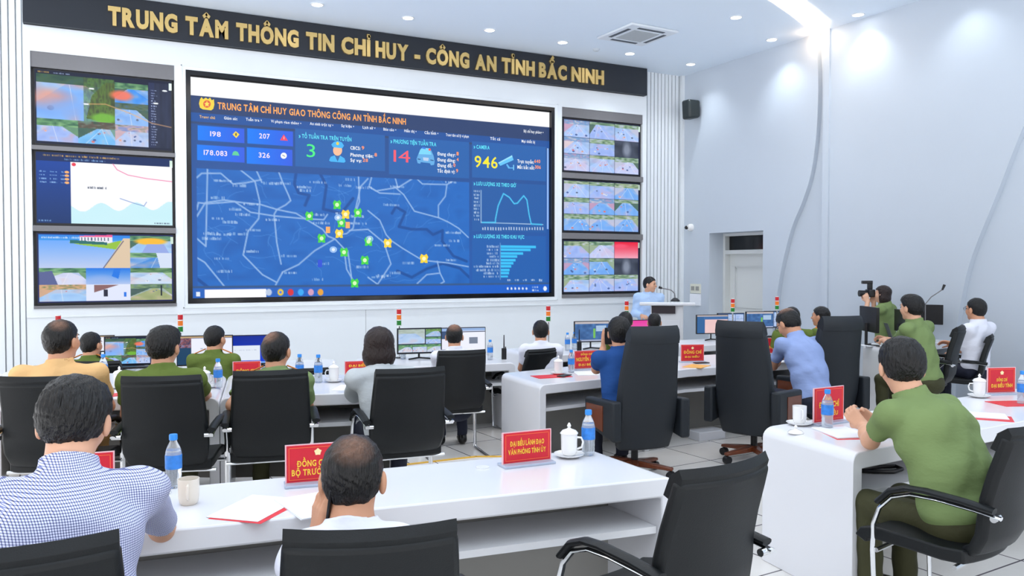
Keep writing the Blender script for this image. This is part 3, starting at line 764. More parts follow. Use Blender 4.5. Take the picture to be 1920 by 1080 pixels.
for k in range(46):     # tiny place names
    x = 372 + rr.random() * 495; y = 328 + rr.random() * 198; u_, v_ = U(x, y)
    c.scribble(u_, v_, u_ + 0.028 + .02 * rr.random(), v_ + 0.013, (205, 220, 245), k, .7)
# charts
ch = lambda pts, col=(70, 200, 250), wd=.003: c.line([U(*p) for p in pts], col, wd, 1.0)
ch([(902, 357), (902, 417)], (190, 215, 240), .002); ch([(902, 417), (1018, 421)], (190, 215, 240), .002)
pts = [(904, 417), (929, 417), (929, 411), (934, 386), (944, 363), (955, 370), (964, 382), (970, 381), (982, 367), (988, 375), (992, 402), (996, 420), (1016, 421)]
ch(pts, (80, 205, 250), .0035)
for i in range(24):
    u_, v_ = U(904 + i * 4.9, 426); c.rect(u_, v_, u_ + .0035, v_ + .016, (215, 228, 245), .8)
for i in range(9):
    u_, v_ = U(888, 356 + i * 6.6); c.scribble(u_, v_, u_ + .019, v_ + .012, (215, 228, 245), i + 70, .8)
bars = [66, 56, 42, 31, 28, 24, 20, 16, 15, 13]
for i, bl in enumerate(bars):
    u_, v_ = U(939, 460 + i * 6.25); u2 = U(939 + bl, 460)[0]; c.rect(u_, v_, u2, v_ + .013, (60, 196, 250))
    ll = [24, 24, 24, 20, 24, 25, 48, 44, 30, 30][i]; ul = U(937 - ll, 460)[0]; c.scribble(ul, v_, U(936, 460)[0], v_ + .013, (200, 215, 240), i + 90, .8)
ch([(938, 456), (938, 524)], (150, 190, 230), .0015)
for i in range(5):
    u_, v_ = U(951 + i * 15, 523); c.scribble(u_, v_, u_ + .012, v_ + .012, (210, 225, 245), i + 40, .9)
c.rect(uA(1026), vA(1026, 278), uA(1029), vA(1026, 430), (150, 190, 250))
# task bar
tbv = vA(365, 541)
c.grad(0, tbv, 1, 1.01, (40, 100, 190), (26, 96, 205), 1); c.rect(0, tbv - .012, 1, tbv, (52, 88, 140))
c.rect(uA(381), vA(381, 543), uA(497), 1.0, (252, 252, 255)); c.rect(uA(366), vA(366, 547), uA(372), vA(366, 556), (230, 240, 255))
for px, col in ((504, (190, 205, 230)), (526, (235, 200, 60)), (545, (220, 50, 60)), (564, (60, 170, 245)), (583, (215, 160, 190)), (601, (235, 165, 60))):
    u_, v_ = U(px, 548); c.ell(u_, v_, .0075, .016, col)
u_, v_ = U(526, 548); c.ell(u_, v_, .003, .006, (70, 120, 240))
for i in range(6):
    u_, v_ = U(952 + i * 7, 541); c.ell(u_, v_, .003, .007, (225, 235, 250))
u_, v_ = U(998, 536); c.scribble(u_, v_, u_ + .02, v_ + .012, (225, 235, 250), 3); c.scribble(u_, v_ + .018, u_ + .022, v_ + .03, (225, 235, 250), 4); c.ell(*U(1022, 541), .006, .013, (235, 242, 255))
screen('lit_screen', c, (SX0, YS, SZ1), (SX1, YS, SZ1), (SX0, YS, SZ0), t)
def stext(s, px0, px1, pyb, pxh, col, bold=0.02, name='screen_text', es=1.0, mt=None):
    """text on the LED wall between two photograph columns; pyb baseline, pxh cap height"""
    a = aY(px0, pyb, YS - .004); b_ = aY(px1, pyb, YS - .004); D = (a.y * cy + a.x * sy)
    h = pxh * (aD(px0, pyb, 1) - CP).length * 0 + pxh / FPX * D
    return text_on(name, s, (0, YS - .004, 0), (1, 0, 0), (0, 0, 1), a.x, b_.x, a.z, h, mt or emi('scr_%d_%d_%d' % col, *col, es), t, bold)
OR = (255, 170, 84); WH = (240, 244, 250); CY = (92, 226, 250)
stext('TRUNG TÂM CHỈ HUY GIAO THÔNG CÔNG AN TỈNH BẮC NINH', 408, 761, 204, 12, OR, .03)
for s, a, b_, y, col in (('Trang chủ', 374, 403, 221, (240, 190, 90)), ('Giám sát', 420, 445, 223.5, WH), ('Tuần tra ▾', 461, 491, 226, WH), ('Vi phạm giao thông ▾', 508, 565, 229.5, WH), ('An ninh trật tự ▾', 581, 625, 234, WH), ('Sự kiện ▾', 640, 664, 238, WH), ('Lịch sử ▾', 680, 704, 241, WH), ('Báo cáo ▾', 719, 743, 244.5, WH), ('Hiển thị ▾', 758, 781, 247.5, WH), ('Cấu hình ▾', 796, 822, 251, WH), ('Trung tâm xử lý vi phạm', 836, 879, 255, WH), ('Bộ chỉ huy phòng ▾', 982, 1019, 248, WH), ('Tất cả', 919, 938, 262, WH), ('Mọi thiết bị', 978, 1003, 267, WH)):
    stext(s, a, b_, y, 5.0, col, .02)
for s, a, b_, y, h in (('198', 394, 414, 255, 9), ('207', 486, 506, 259, 9), ('178.083', 382, 426, 290, 9), ('326', 485, 506, 295, 9)): stext(s, a, b_, y, h, (244, 226, 250), .02)
stext('» TỔ TUẦN TRA TRÊN TUYẾN', 560, 659, 258, 7, CY, .03); stext('» PHƯƠNG TIỆN TUẦN TRA', 732, 818, 268, 7, CY, .03); stext('» CAMERA', 888, 918, 278, 6.5, CY, .03)
stext('» LƯU LƯỢNG XE THEO GIỜ', 888, 968, 347, 6.5, CY, .03); stext('» LƯU LƯỢNG XE THEO KHU VỰC', 888, 983, 446, 6.5, CY, .03)
stext('3', 575, 591, 294, 24, (60, 240, 130), .0); stext('14', 738, 769, 303, 22, (252, 84, 104), .0); stext('946', 890, 933, 313, 21, (250, 236, 40), .01)
for s, a, b_, y, v in (('CBCS:', 657, 676, 280, '9'), ('Phương tiện:', 657, 700, 293, '8'), ('Sự vụ:', 657, 678, 303, '28')):
    stext(s, a, b_, y, 6, WH, .03); stext(v, b_ + 2, b_ + 2 + 5 * len(v), y, 6, (255, 150, 100), .03)
for s, a, b_, y, v in (('Đang chạy:', 820, 854, 291, '1'), ('Đang dừng:', 820, 854, 302, '4'), ('Đang đỗ:', 820, 848, 312.5, '0'), ('Tắt định vị:', 820, 853, 323, '9')):
    stext(s, a, b_, y, 6, WH, .03); stext(v, b_ + 2, b_ + 6, y, 6, (255, 150, 100), .03)
for s, a, b_, y, v in (('Trực tuyến:', 970, 1001, 305, '640'), ('Mất kết nối:', 970, 1002, 316, '306')):
    stext(s, a, b_, y, 6, WH, .03); stext(v, b_ + 1, b_ + 12, y, 6, (255, 150, 100), .03)
# icons, flat glyphs on the screen
def icon(name, shapes):
    m = MB(); k = 0
    for kind, pts, col in shapes:
        k += 1; y = YS - .0035 - .0012 * k; mt = emi('scr_%d_%d_%d' % col, *col)
        if kind == 'e':
            (px, py, rx, ry) = pts; P = [(px + rx * math.cos(a * math.pi / 12), py + ry * math.sin(a * math.pi / 12)) for a in range(24)]
        else: P = pts
        Q = [aY(a, b_, y) for a, b_ in P]; m.add(Q, [tuple(range(len(Q)))], mt)
    return m.build(name, None, t)
YL = (246, 214, 52); BLU = (60, 180, 245); SKN = (250, 190, 150)
icon('screen_emblem', [('p', [(375, 186), (378, 182), (381, 186), (386, 183), (390, 186), (394, 183), (397, 188), (401, 186), (402, 196), (400, 204), (396, 207), (380, 205), (375, 202), (373, 194)], YL), ('e', (388, 195, 7, 7), (228, 90, 40)), ('p', [(388, 189), (389.5, 193), (393, 193.6), (390.5, 196), (391.5, 200), (388, 198), (384.5, 200), (385.5, 196), (383, 193.6), (386.5, 193)], (255, 226, 80))])
icon('screen_icon', [('p', [(442, 246), (449, 252), (443, 259), (436, 252)], YL), ('e', (442.5, 252, 1.5, 3), (90, 90, 60))])
icon('screen_icon', [('p', [(532, 252), (540, 264), (525, 263)], (240, 56, 92)), ('p', [(532, 256), (533, 256), (533, 261), (532, 261)], (255, 230, 230))])
icon('screen_icon', [('p', [(435, 291), (437, 285), (441, 283), (446, 285), (449, 292)], (86, 206, 150))])
icon('screen_icon', [('e', (532, 292, 5.8, 5.8), (244, 246, 250)), ('p', [(530, 290), (535, 293), (534, 294), (529, 291)], (120, 130, 150))])
icon('screen_icon', [('p', [(617, 301), (620, 294), (628, 291), (638, 292), (646, 297), (648, 303), (645, 305), (620, 303)], BLU), ('p', [(627, 290), (633, 303), (638, 291)], (30, 100, 170)), ('e', (633, 282, 8.5, 10), SKN), ('p', [(621, 271), (626, 266), (633, 264), (641, 267), (645, 273), (642, 278), (624, 276)], BLU), ('e', (633, 269, 2.6, 3), YL)])
icon('screen_icon', [('p', [(784, 290), (788, 280), (808, 281), (813, 292), (815, 303), (814, 309), (808, 310), (806, 306), (789, 304), (788, 307), (783, 306), (781, 298)], (96, 172, 230)), ('p', [(788, 281), (791, 277), (805, 278), (809, 290), (785, 289)], (120, 214, 252)), ('p', [(790, 278), (792, 275), (798, 277), (798, 280)], (40, 120, 230)), ('p', [(803, 279), (807, 278), (808, 282), (804, 283)], (240, 80, 80)), ('p', [(793, 295), (804, 296), (803, 302), (794, 301)], (190, 210, 240)), ('p', [(783, 297), (789, 298), (788, 300), (783, 299)], (40, 90, 150)), ('p', [(807, 299), (813, 300), (813, 302), (807, 301)], (40, 90, 150))])
icon('screen_icon', [('p', [(934, 305), (960, 291), (963, 300), (938, 311)], (96, 196, 250)), ('p', [(934, 305), (960, 291), (961, 294), (935, 307)], (150, 224, 254)), ('p', [(951, 307), (956, 314), (962, 314), (962, 316), (953, 316), (949, 309)], (90, 180, 240)), ('p', [(962, 309), (964, 309), (964, 319), (962, 319)], (120, 200, 245))])
GR = (62, 214, 60)
def marker(px, py, col):
    lt = (214, 250, 190) if col == GR else (255, 246, 190)
    icon('map_marker', [('p', [(px - 8, py - 3), (px - 5, py - 9), (px, py - 6), (px + 5, py - 9), (px + 8, py - 3), (px + 6, py + 2), (px + 7, py + 8), (px + 2, py + 8), (px, py + 6), (px - 2, py + 8), (px - 7, py + 8), (px - 6, py + 2)], col), ('e', (px, py, 3.6, 3.8), lt)])
for px, py in ((632, 384), (580, 405), (671, 399), (640, 418), (603, 447), (691, 453), (645, 473), (684, 488), (665, 531)): marker(px, py, GR)
for px, py in ((648, 402), (636, 438), (727, 456), (795, 485)): marker(px, py, (250, 214, 40))
for px, py in ((615, 431), (652, 422)): icon('map_marker', [('p', [(px - 4, py - 6), (px + 4, py - 6), (px + 4, py + 6), (px - 4, py + 6)], (248, 176, 96))])
for px, py in ((600, 494),): icon('map_marker', [('p', [(px - 4, py - 7), (px + 4, py - 7), (px + 4, py + 7), (px - 4, py + 7)], (20, 72, 215))])
for px, py in ((625, 468), (693, 448), (634, 408)): icon('map_marker', [('e', (px, py, 7, 6), (150, 190, 240)), ('e', (px, py, 3, 3), (230, 240, 255))])

# ---- side bays and their six monitors
def tv(px_tl, py_tl, px_br, py_br, bay, cv, label, zpair):
    x0, x1 = bay[0] + .025, bay[1] - .02; z1, z0 = zpair
    t = thing('wall_monitor', label, 'monitor', (0, 0, 0), 0, None)
    y = DW + 0.012
    m = MB(); m.box((x0, y, z0), (x1, y + .06, z1)); m.build('housing', M_black, t, bevel=.004)
    e_ = .018
    screen('lit_screen', cv, (x0 + e_, y - .001, z1 - e_), (x1 - e_, y - .001, z1 - e_), (x0 + e_, y - .001, z0 + e_ + .012), t)
    MB().box((x1 - .045, y - .004, z1 - .13), (x1 - .012, y - .0005, z1 - .04)).build('energy_sticker', mat('sticker', rgb(214, 232, 212), 0.5, noise=0.1, nscale=60), t)
    return t
for nm, (a, b_, c0, d0) in (('left', BL), ('right', BR)):
    o = st(MB().box((a, DW + .09, c0), (b_, DW + .135, d0)), 'trim_bay_' + nm, M_dgrey); o.name = 'trim_12' if nm == 'left' else 'trim_13'
def zL(py): return aY(66, py, DW).z
def zR(py): return aY(1055, py, DW).z
LZ = [(zL(126), zL(272)), (zL(281), zL(422)), (zL(434), zL(573))]
RZ = [(zR(219), zR(323)), (zR(334), zR(436)), (zR(448), zR(552))]
m = MB()
for (hi, lo), nx in zip(LZ, LZ[1:] + [None]):
    m.box((BL[0] + .001, DW - .045, (nx[0] + .004 if nx else BL[2] - .0)), (BL[1] - .001, DW + .08, lo - .004))
m.box((BL[0] + .001, DW - .012, LZ[0][0] + .004), (BL[1] - .001, DW + .08, BL[3] - .001))
st(m, 'trim_14', M_dgrey)
m = MB()
for (hi, lo), nx in zip(RZ, RZ[1:] + [None]):
    m.box((BR[0] + .001, DW - .045, (nx[0] + .004 if nx else BR[2] - .0)), (BR[1] - .001, DW + .08, lo - .004))
m.box((BR[0] + .001, DW - .012, RZ[0][0] + .004), (BR[1] - .001, DW + .08, BR[3] - .001))
st(m, 'trim_15', M_dgrey)
def street_canvas():
    c = Cv(260, 146, (14, 22, 52))
    feed(c, 0.01, .05, .56, .66, 11, road=(120, 170, 245), sky=(70, 120, 170), warm=(255, 170, 140), hor=.2, vp=.42, cars=1, nlane=1, tree=((30, 60, 50), (60, 90, 50), (40, 80, 90)))
    c.ell(.1, .38, .14, .12, (255, 150, 110), .6, 1.0); c.ell(.25, .5, .2, .12, (130, 175, 245), .7, .8)
    c.poly([(.36, .62), (.4, .3), (.5, .1), (.57, .1), (.57, .66)], (74, 84, 40), .9); c.noise(.34, .05, .57, .66, ((50, 66, 30), (104, 150, 50), (80, 96, 44), (40, 60, 40)), 12, 4, .55)
    c.ell(.49, .6, .09, .07, (120, 190, 60), .9, .5)
    feed(c, .57, .08, .82, .36, 12, road=(60, 140, 235), sky=(90, 150, 200), cars=0, nlane=0); c.ell(.62, .26, .08, .07, (255, 120, 90), .9, .6)
    feed(c, .57, .36, .82, .67, 13, road=(130, 175, 240), sky=(80, 150, 220), cars=3, nlane=1, tree=((40, 70, 40), (90, 100, 60), (60, 100, 140)))
    feed(c, .01, .66, .3, .97, 14, road=(150, 175, 240), warm=(250, 170, 150), cars=1, nlane=1); feed(c, .3, .66, .57, .97, 15, road=(110, 180, 240), cars=5, nlane=2, tree=((40, 70, 40), (90, 60, 40), (110, 150, 120)))
    feed(c, .57, .67, .82, .97, 16, road=(170, 190, 235), cars=7, nlane=1, tree=((50, 90, 50), (220, 170, 170), (90, 120, 200)))
    c.rect(.825, .04, .87, .97, (36, 46, 84)); c.rect(.87, .04, 1, .97, (30, 38, 66)); c.noise(.87, .04, 1, .97, ((26, 34, 60), (46, 54, 84)), 5, 9, .8)
    for i in range(22): c.scribble(.845, .14 + i * .037, .845 + .03 + .015 * random.Random(i).random(), .14 + i * .037 + .018, (190, 205, 245), i, .8)
    c.line([(.35, .42), (.5, .4), (.68, .5), (.85, .62), (1, .66)], (240, 180, 120), .008, .6)
    for u_, v_ in ((.95, .14), (.88, .33), (.4, .2), (.36, .42)): c.ell(u_, v_, .02, .012, (245, 250, 255))
    c.scribble(.02, .015, .1, .035, (250, 200, 90), 2); c.scribble(.13, .02, .25, .035, (190, 210, 245), 3)
    return c
def map_canvas():
    c = Cv(260, 146, (6, 50, 120)); c.rect(.24, .12, 1, 1, (252, 252, 255)); c.grad(0, .12, .24, 1, (8, 66, 160), (10, 50, 110)); c.rect(0, 0, 1, .12, (10, 40, 96))
    c.noise(.24, .55, 1, 1, ((206, 242, 250), (200, 240, 248)), 3, 2, mask=(np.sin(c.u * 24) * .06 + c.u * -.1 + .8 < c.v).astype(float))
    c.line([(.55, .12), (.58, .2), (.66, .27), (.8, .31), (1, .34)], (240, 130, 170), .006); c.line([(.6, .62), (.7, .68), (.78, .72), (.8, .66)], (120, 150, 210), .005)
    c.scribble(.05, .025, .6, .055, (250, 190, 90), 1); c.scribble(.2, .075, .5, .1, (150, 190, 240), 2); c.scribble(.36, .46, .5, .49, (60, 70, 90), 5)
    for i in range(4):
        for j in range(3): c.scribble(.02 + j * .075, .26 + i * .05, .07 + j * .075, .28 + i * .05, (170, 205, 250), i * 3 + j)
        c.ell(.215, .27 + i * .05, .016, .018, (255, 180, 110))
    c.ell(.265, .155, .015, .025, (235, 60, 80)); c.scribble(.86, .96, .98, .98, (70, 80, 110), 6); c.scribble(.015, .955, .1, .975, (150, 190, 240), 6)
    return c
def yard_canvas():
    c = Cv(260, 146, (18, 30, 90))
    g = (.01, .02, .67, .5)
    c.grad(.01, .02, .67, .12, (40, 130, 230), (60, 160, 240)); c.grad(.01, .1, .67, .5, (110, 170, 250), (190, 205, 240)); c.poly([(.3, .03), (.54, .02), (.54, .14), (.5, .17), (.3, .11)], (236, 236, 246)); c.poly([(.3, .03), (.54, .01), (.54, .045), (.3, .045)], (240, 90, 150))
    for i in range(9): c.rect(.31 + i * .024, .05, .318 + i * .024, .1, (70, 90, 120))
    c.poly([(.22, .13), (.5, .14), (.6, .09), (.61, .12), (.58, .23), (.3, .16)], (150, 196, 60)); c.poly([(.23, .09), (.5, .12), (.5, .16), (.23, .14)], (40, 110, 110)); c.poly([(.62, .06), (.67, .06), (.67, .5), (.47, .5)], (224, 200, 170)); c.line([(.62, .1), (.47, .5)], (80, 80, 110), .006)
    feed(c, .67, .02, .99, .27, 21, sky=(20, 90, 210), road=(150, 190, 240), cars=0, nlane=0); c.ell(.83, .1, .12, .05, (250, 190, 50), 1, .4); c.poly([(.76, .27), (.8, .14), (.93, .14), (.97, .27)], (150, 170, 230))
    feed(c, .67, .27, .99, .5, 22, sky=(130, 190, 250), road=(60, 130, 210), cars=0, nlane=1); c.poly([(.87, .27), (.99, .27), (.99, .5), (.9, .5)], (214, 226, 246))
    feed(c, .01, .5, .34, .74, 23, road=(200, 205, 235), sky=(60, 150, 230), cars=0, nlane=1); c.poly([(.01, .56), (.1, .54), (.14, .74), (.01, .74)], (90, 100, 150))
    c.grad(.34, .5, .67, .74, (30, 120, 230), (180, 200, 240), 0); c.poly([(.55, .5), (.6, .5), (.58, .66), (.53, .62)], (30, 120, 230)); c.ell(.45, .72, .1, .1, (150, 180, 235), .8, .8)
    feed(c, .67, .5, .99, .74, 24, road=(190, 210, 240), sky=(30, 60, 110), cars=4, nlane=0)
    feed(c, .01, .74, .34, .98, 25, road=(150, 190, 240), sky=(200, 220, 250), cars=1, nlane=1, tree=((60, 100, 50), (220, 160, 110), (90, 120, 60)))
    c.rect(.34, .74, .67, .98, (226, 232, 252)); c.poly([(.4, .75), (.58, .75), (.4, .86)], (140, 100, 100)); c.rect(.47, .82, .5, .92, (40, 40, 60)); c.rect(.62, .86, .64, .93, (40, 120, 230))
    feed(c, .67, .74, .99, .98, 26, road=(150, 160, 110), sky=(190, 220, 250), cars=2, nlane=0, tree=((40, 70, 60), (120, 150, 90), (70, 100, 140))); c.rect(.9, .76, .915, .92, (20, 30, 50))
    c.scribble(.03, .045, .3, .07, (225, 235, 250), 8)
    return c
def nine(seed, special=()):
    c = Cv(220, 138, (20, 26, 60)); r = random.Random(seed)
    for j in range(3):
        for i in range(3):
            k = j * 3 + i; u0, v0 = .01 + i * .327, .02 + j * .325
            road = [(150, 175, 240), (160, 190, 250), (110, 165, 240), (185, 195, 240)][r.randint(0, 3)]
            feed(c, u0, v0, u0 + .322, v0 + .318, seed * 10 + k, road=road, sky=[(110, 180, 240), (170, 200, 245), (90, 170, 230)][r.randint(0, 2)], warm=(230, 190, 210), hor=.16 + .15 * r.random(), cars=r.randint(2, 7), nlane=r.randint(0, 3), tree=((60, 90, 60), (150, 170, 120), (200, 200, 220)) if r.random() < .6 else ((206, 150, 180), (110, 150, 200), (236, 206, 206)))
    for kind, k in special:
        i, j = k % 3, k // 3; u0, v0, u1, v1 = .01 + i * .327, .02 + j * .325, .332 + i * .327, .338 + j * .325
        if kind == 'dark': c.noise(u0, v0, u1, v1, ((40, 46, 60), (70, 78, 96), (60, 70, 90)), 3, 3); c.ell((u0 + u1) / 2, (v0 + v1) / 2, .05, .14, (150, 160, 180), .8, .9)
        if kind == 'red': c.grad(u0, v0, u1, v1, (235, 30, 60), (245, 170, 190)); c.ell(u0 + .08, v0 + .08, .09, .04, (250, 90, 120), .8, .8)
    return c
tv(0, 0, 0, 0, BL, street_canvas(), 'wall monitor of tree-lined street camera views, top of the left column', LZ[0])
tv(0, 0, 0, 0, BL, map_canvas(), 'wall monitor showing a white map with blue side panel, middle of left column', LZ[1])
tv(0, 0, 0, 0, BL, yard_canvas(), 'wall monitor with yard and building camera views, bottom of the left column', LZ[2])
tv(0, 0, 0, 0, BR, nine(3, [('dark', 5)]), 'wall monitor with nine traffic camera tiles, top of the right column', RZ[0])
tv(0, 0, 0, 0, BR, nine(4), 'wall monitor with nine pale traffic camera tiles, middle of the right column', RZ[1])
tv(0, 0, 0, 0, BR, nine(6, [('red', 2), ('dark', 5)]), 'wall monitor with one pink tile top right, bottom of the right column', RZ[2])

# ================================================================== DESKS
def v2(p): return Vector((p[0], p[1]))
def desk(label, front, back, ztop, floor, name='conference_desk', ends=(True, True), mids=(), thick=0.085, cat='desk', group=None, panel=True):
    """front: list of points on the sitters' edge from left to right, back: the same for the far edge"""
    f = [v2(p) for p in front]; b_ = [v2(p) for p in back]; o0 = Vector((f[0].x, f[0].y, floor))
    t = thing(name, label, cat, o0, 0, group)
    L = lambda p: (p.x - o0.x, p.y - o0.y)
    zt = ztop - floor
    n_ = len(f); seg = [(f[i + 1] - f[i]).length for i in range(n_ - 1)]; tot = sum(seg); cum = [sum(seg[:i]) for i in range(n_)]
    def along(sv):
        i = 0
        while i < n_ - 2 and sv > cum[i + 1]: i += 1
        k = (sv - cum[i]) / seg[i]; return f[i].lerp(f[i + 1], k), b_[i].lerp(b_[i + 1], k)
    rr_, tw = .05, .07; outer = [(0, 0), (0, zt - rr_)] + [(rr_ - rr_ * math.cos(k * math.pi / 10), zt - rr_ + rr_ * math.sin(k * math.pi / 10)) for k in range(1, 5)] + [(rr_, zt)]
    outer += [(c_, zt) for c_ in cum[1:-1]]; outer += [(tot - x_, z_) for x_, z_ in outer[:7]][::-1]
    inner = [(min(max(x_, tw), tot - tw), min(z_, zt - thick)) for x_, z_ in outer]
    inner[0] = (tw, 0); inner[-1] = (tot - tw, 0)
    for k in range(7):      # spread the inner corner so that no two points coincide
        if k: inner[k] = (tw, (zt - thick) * k / 4) if k <= 4 else (tw + .012 * (k - 4), zt - thick)
        if k: inner[-1 - k] = (tot - inner[k][0], inner[k][1])
    mb = MB(); vs = []
    for (xo, zo), (xi, zi) in zip(outer, inner):
        fo, bo = along(xo); fi, bi = along(xi); vs += [(*L(fo), zo), (*L(bo), zo), (*L(fi), zi), (*L(bi), zi)]
    fs = []
    for k in range(len(outer) - 1):
        a_ = 4 * k; c_ = a_ + 4; fs += [(a_, c_, c_ + 1, a_ + 1), (a_ + 2, a_ + 3, c_ + 3, c_ + 2), (a_, a_ + 2, c_ + 2, c_), (a_ + 1, c_ + 1, c_ + 3, a_ + 3)]
    e_ = 4 * (len(outer) - 1); fs += [(0, 1, 3, 2), (e_, e_ + 2, e_ + 3, e_ + 1)]
    mb.add(vs, fs); mb.build('desktop', M_white, t, bevel=0.008, segs=2)
    n = len(f)
    def at(i, tt, s): return f[i].lerp(f[i + 1], tt), b_[i].lerp(b_[i + 1], tt)
    def panel_at(pf, pb, wd, side, nm, z1=zt - thick, back=1.0, z0=0.0):
        d = (pb - pf); n_ = Vector((d.y, -d.x)).normalized() * wd
        pb = pf + d * back
        if side < 0: q = [pf, pf + n_, pb + n_, pb]
        elif side > 0: q = [pf - n_, pf, pb, pb - n_]
        else: q = [pf - n_ / 2, pf + n_ / 2, pb + n_ / 2, pb - n_ / 2]
        return MB().prism([L(p) for p in q], z0, z1).build(nm, M_whitep, t, bevel=0.006)
    for (i, tt) in mids: pf, pb = at(i, tt, 0); panel_at(pf, pb, 0.05, 0, 'divider')
    # keyboard shelf, set back a little
    q = lambda p0, p1, s: p0.lerp(p1, s)
    e = 0.075
    fr = [q(a, c, .05) for a, c in zip(f, b_)]; bk = [q(a, c, .62) for a, c in zip(f, b_)]
    def trim(lst, k0, k1):
        lst = list(lst); d0 = (lst[1] - lst[0]).normalized(); lst[0] = lst[0] + d0 * k0; d1 = (lst[-2] - lst[-1]).normalized(); lst[-1] = lst[-1] + d1 * k1; return lst
    fr = trim(fr, e if ends[0] else 0, e if ends[1] else 0); bk = trim(bk, e if ends[0] else 0, e if ends[1] else 0)
    MB().prism([L(p) for p in fr] + [L(p) for p in reversed(bk)], zt - .245, zt - .215).build('keyboard_shelf', M_whitep, t)
    if panel:
        fr = [q(a, c, .64) for a, c in zip(f, b_)]; bk = [q(a, c, .69) for a, c in zip(f, b_)]
        fr = trim(fr, e if ends[0] else 0, e if ends[1] else 0); bk = trim(bk, e if ends[0] else 0, e if ends[1] else 0)
        MB().prism([L(p) for p in fr] + [L(p) for p in reversed(bk)], 0.0, zt - thick - .002).build('modesty_panel', M_grey, t)
    return t
ZA = 0.75; ZD = 0.63
g = lambda px, py, z=ZA: az(px, py, z)
def ext(p, q, k): return (p[0] + (p[0] - q[0]) * k, p[1] + (p[1] - q[1]) * k)
# near left desk
a0, a1 = g(263, 999), g(1268, 893.6); b0, b1 = g(400, 906.7), g(1119, 841)
dA_f = [ext(a0, a1, .42), (a1.x, a1.y)]; dA_b = [ext(b0, b1, .95), (b1.x, b1.y)]
desk('nearest long white desk with papers, red name plates and a lidded cup', dA_f, dA_b, ZA, F0)
# near right desk
a0, a1 = g(1600, 850), g(1910, 791); b0, b1 = g(1430, 801), g(1905, 729)
dB_f = [(a0.x, a0.y), ext(a1, a0, .45)]; dB_b = [(b0.x, b0.y), ext(b1, b0, .30)]
desk('near right white desk with rounded end panel, officer leaning on it', dB_f, dB_b, ZA, F0)
# second row left pair
j = g(411, 746); a0 = g(212, 747); k0 = g(225, 700); jb = g(425, 703)
dC_f = [ext(a0, j, 1.15), (j.x, j.y)]; dC_b = [ext(k0, jb, 1.15), (jb.x, jb.y)]
desk('second-row white desk at left, under the tan and dark green shirted men', dC_f, dC_b, ZA, F0)
a1 = g(677, 736); b1 = g(690, 702); 
dC2_f = [(j.x + .004, j.y), ext(a1, j, .28)]; dC2_b = [(jb.x + .004, jb.y), ext(b1, jb, .24)]
desk('second-row white desk before the woman in the pale grey blazer', dC2_f, dC2_b, ZA, F0)
# leaders' desk (centre), an arc of three fronts
h = lambda px, py: az(px, py, ZD)
fD = [h(1012, 722), h(1130, 710), h(1290, 691.5), h(1500, 677)]; bD = [h(940, 700), h(1048, 689), h(1195, 672), h(1425, 660)]
desk('curved white centre desk facing the stage, before the tall executive chairs', [(p.x, p.y) for p in fD], [(p.x, p.y) for p in bD], ZD, F1, mids=((1, .5),))
# side console on the right
a0 = g(1651, 655); a1 = g(1800, 637); b0 = g(1618, 645); b1 = g(1752, 629)
desk('white side console at right holding the laptop, below the camera operator', [(a0.x, a0.y), ext(a1, a0, .06)], [(b0.x, b0.y), ext(b1, b0, .0)], ZA, F0, name='side_console', mids=((0, .5),))
# operators' consoles before the display wall
def console(px0, py0, px1, py1, dpt, label, nm='operator_console', ends=(True, True)):
    a = h(px0, py0); b_ = h(px1, py1); d = Vector((b_.x - a.x, b_.y - a.y)).normalized(); n = Vector((-d.y, d.x)) * dpt
    return desk(label, [(a.x, a.y), (b_.x, b_.y)], [(a.x + n.x, a.y + n.y), (b_.x + n.x, b_.y + n.y)], ZD, F1, name=nm, ends=ends, mids=((0, .5),))
console(-10, 702, 214, 698.5, .75, 'operator console at far left, with the street camera monitor')
console(240, 698, 628, 689, .75, 'operator console with map and blue monitors, behind the officers')
console(690, 691, 966, 680, .95, 'operator console with two lit monitors and a walkie-talkie, before the balding man')
console(1010, 668, 1216, 657, .95, 'operator console behind the man photographing with his phone')
console(1289, 649, 1440, 641, .75, 'operator console in front of the door, with two monitors')
console(1448, 641, 1560, 634, .75, 'operator console beside the officer in profile, right of the door')
p = h(1325, 690)
tag(MB().box((-.17, -.09, 0), (.17, .09, .09)).build('floor_box', M_white, None, bevel=.006, loc=(az(1325, 822, F1).x, az(1325, 822, F1).y, F1)), 'small white box on the floor between the two tall chairs', 'box')

# ================================================================== CHAIRS
def back_panel(name, mt, parent, prof, wfun, thick, bevel=.018, crown=0.0, nx=9):
    """prof: list of (y,z) along the panel's centre line from bottom to top; wfun(t) half width"""
    n = len(prof); mb = MB(); vs = []
    for i, (y, z) in enumerate(prof):
        a = prof[max(0, i - 1)]; b_ = prof[min(n - 1, i + 1)]; tx, tz = b_[0] - a[0], b_[1] - a[1]; L = math.hypot(tx, tz); ny, nz = tz / L, -tx / L
        hw = wfun(i / (n - 1))
        for s in (1, -1):
            for j in range(nx):
                u = -1 + 2 * j / (nx - 1); curve = 0.045 * u * u
                vs.append((u * hw, y + curve + ny * thick / 2 * s, z + nz * thick / 2 * s))
    fs = []; row = 2 * nx
    for i in range(n - 1):
        for j in range(nx - 1):
            a = i * row + j; fs.append((a, a + row, a + row + 1, a + 1)); a = i * row + nx + j; fs.append((a, a + 1, a + row + 1, a + row))
        a = i * row; fs.append((a, a + nx, a + row + nx, a + row)); a = i * row + nx - 1; fs.append((a, a + row, a + row + nx, a + nx))
    for j in range(nx - 1):
        fs.append((j, j + 1, nx + j + 1, nx + j)); a = (n - 1) * row + j; fs.append((a, a + nx, a + nx + 1, a + 1))
    mb.add(vs, fs); return mb.build(name, mt, parent, bevel=bevel, segs=3)

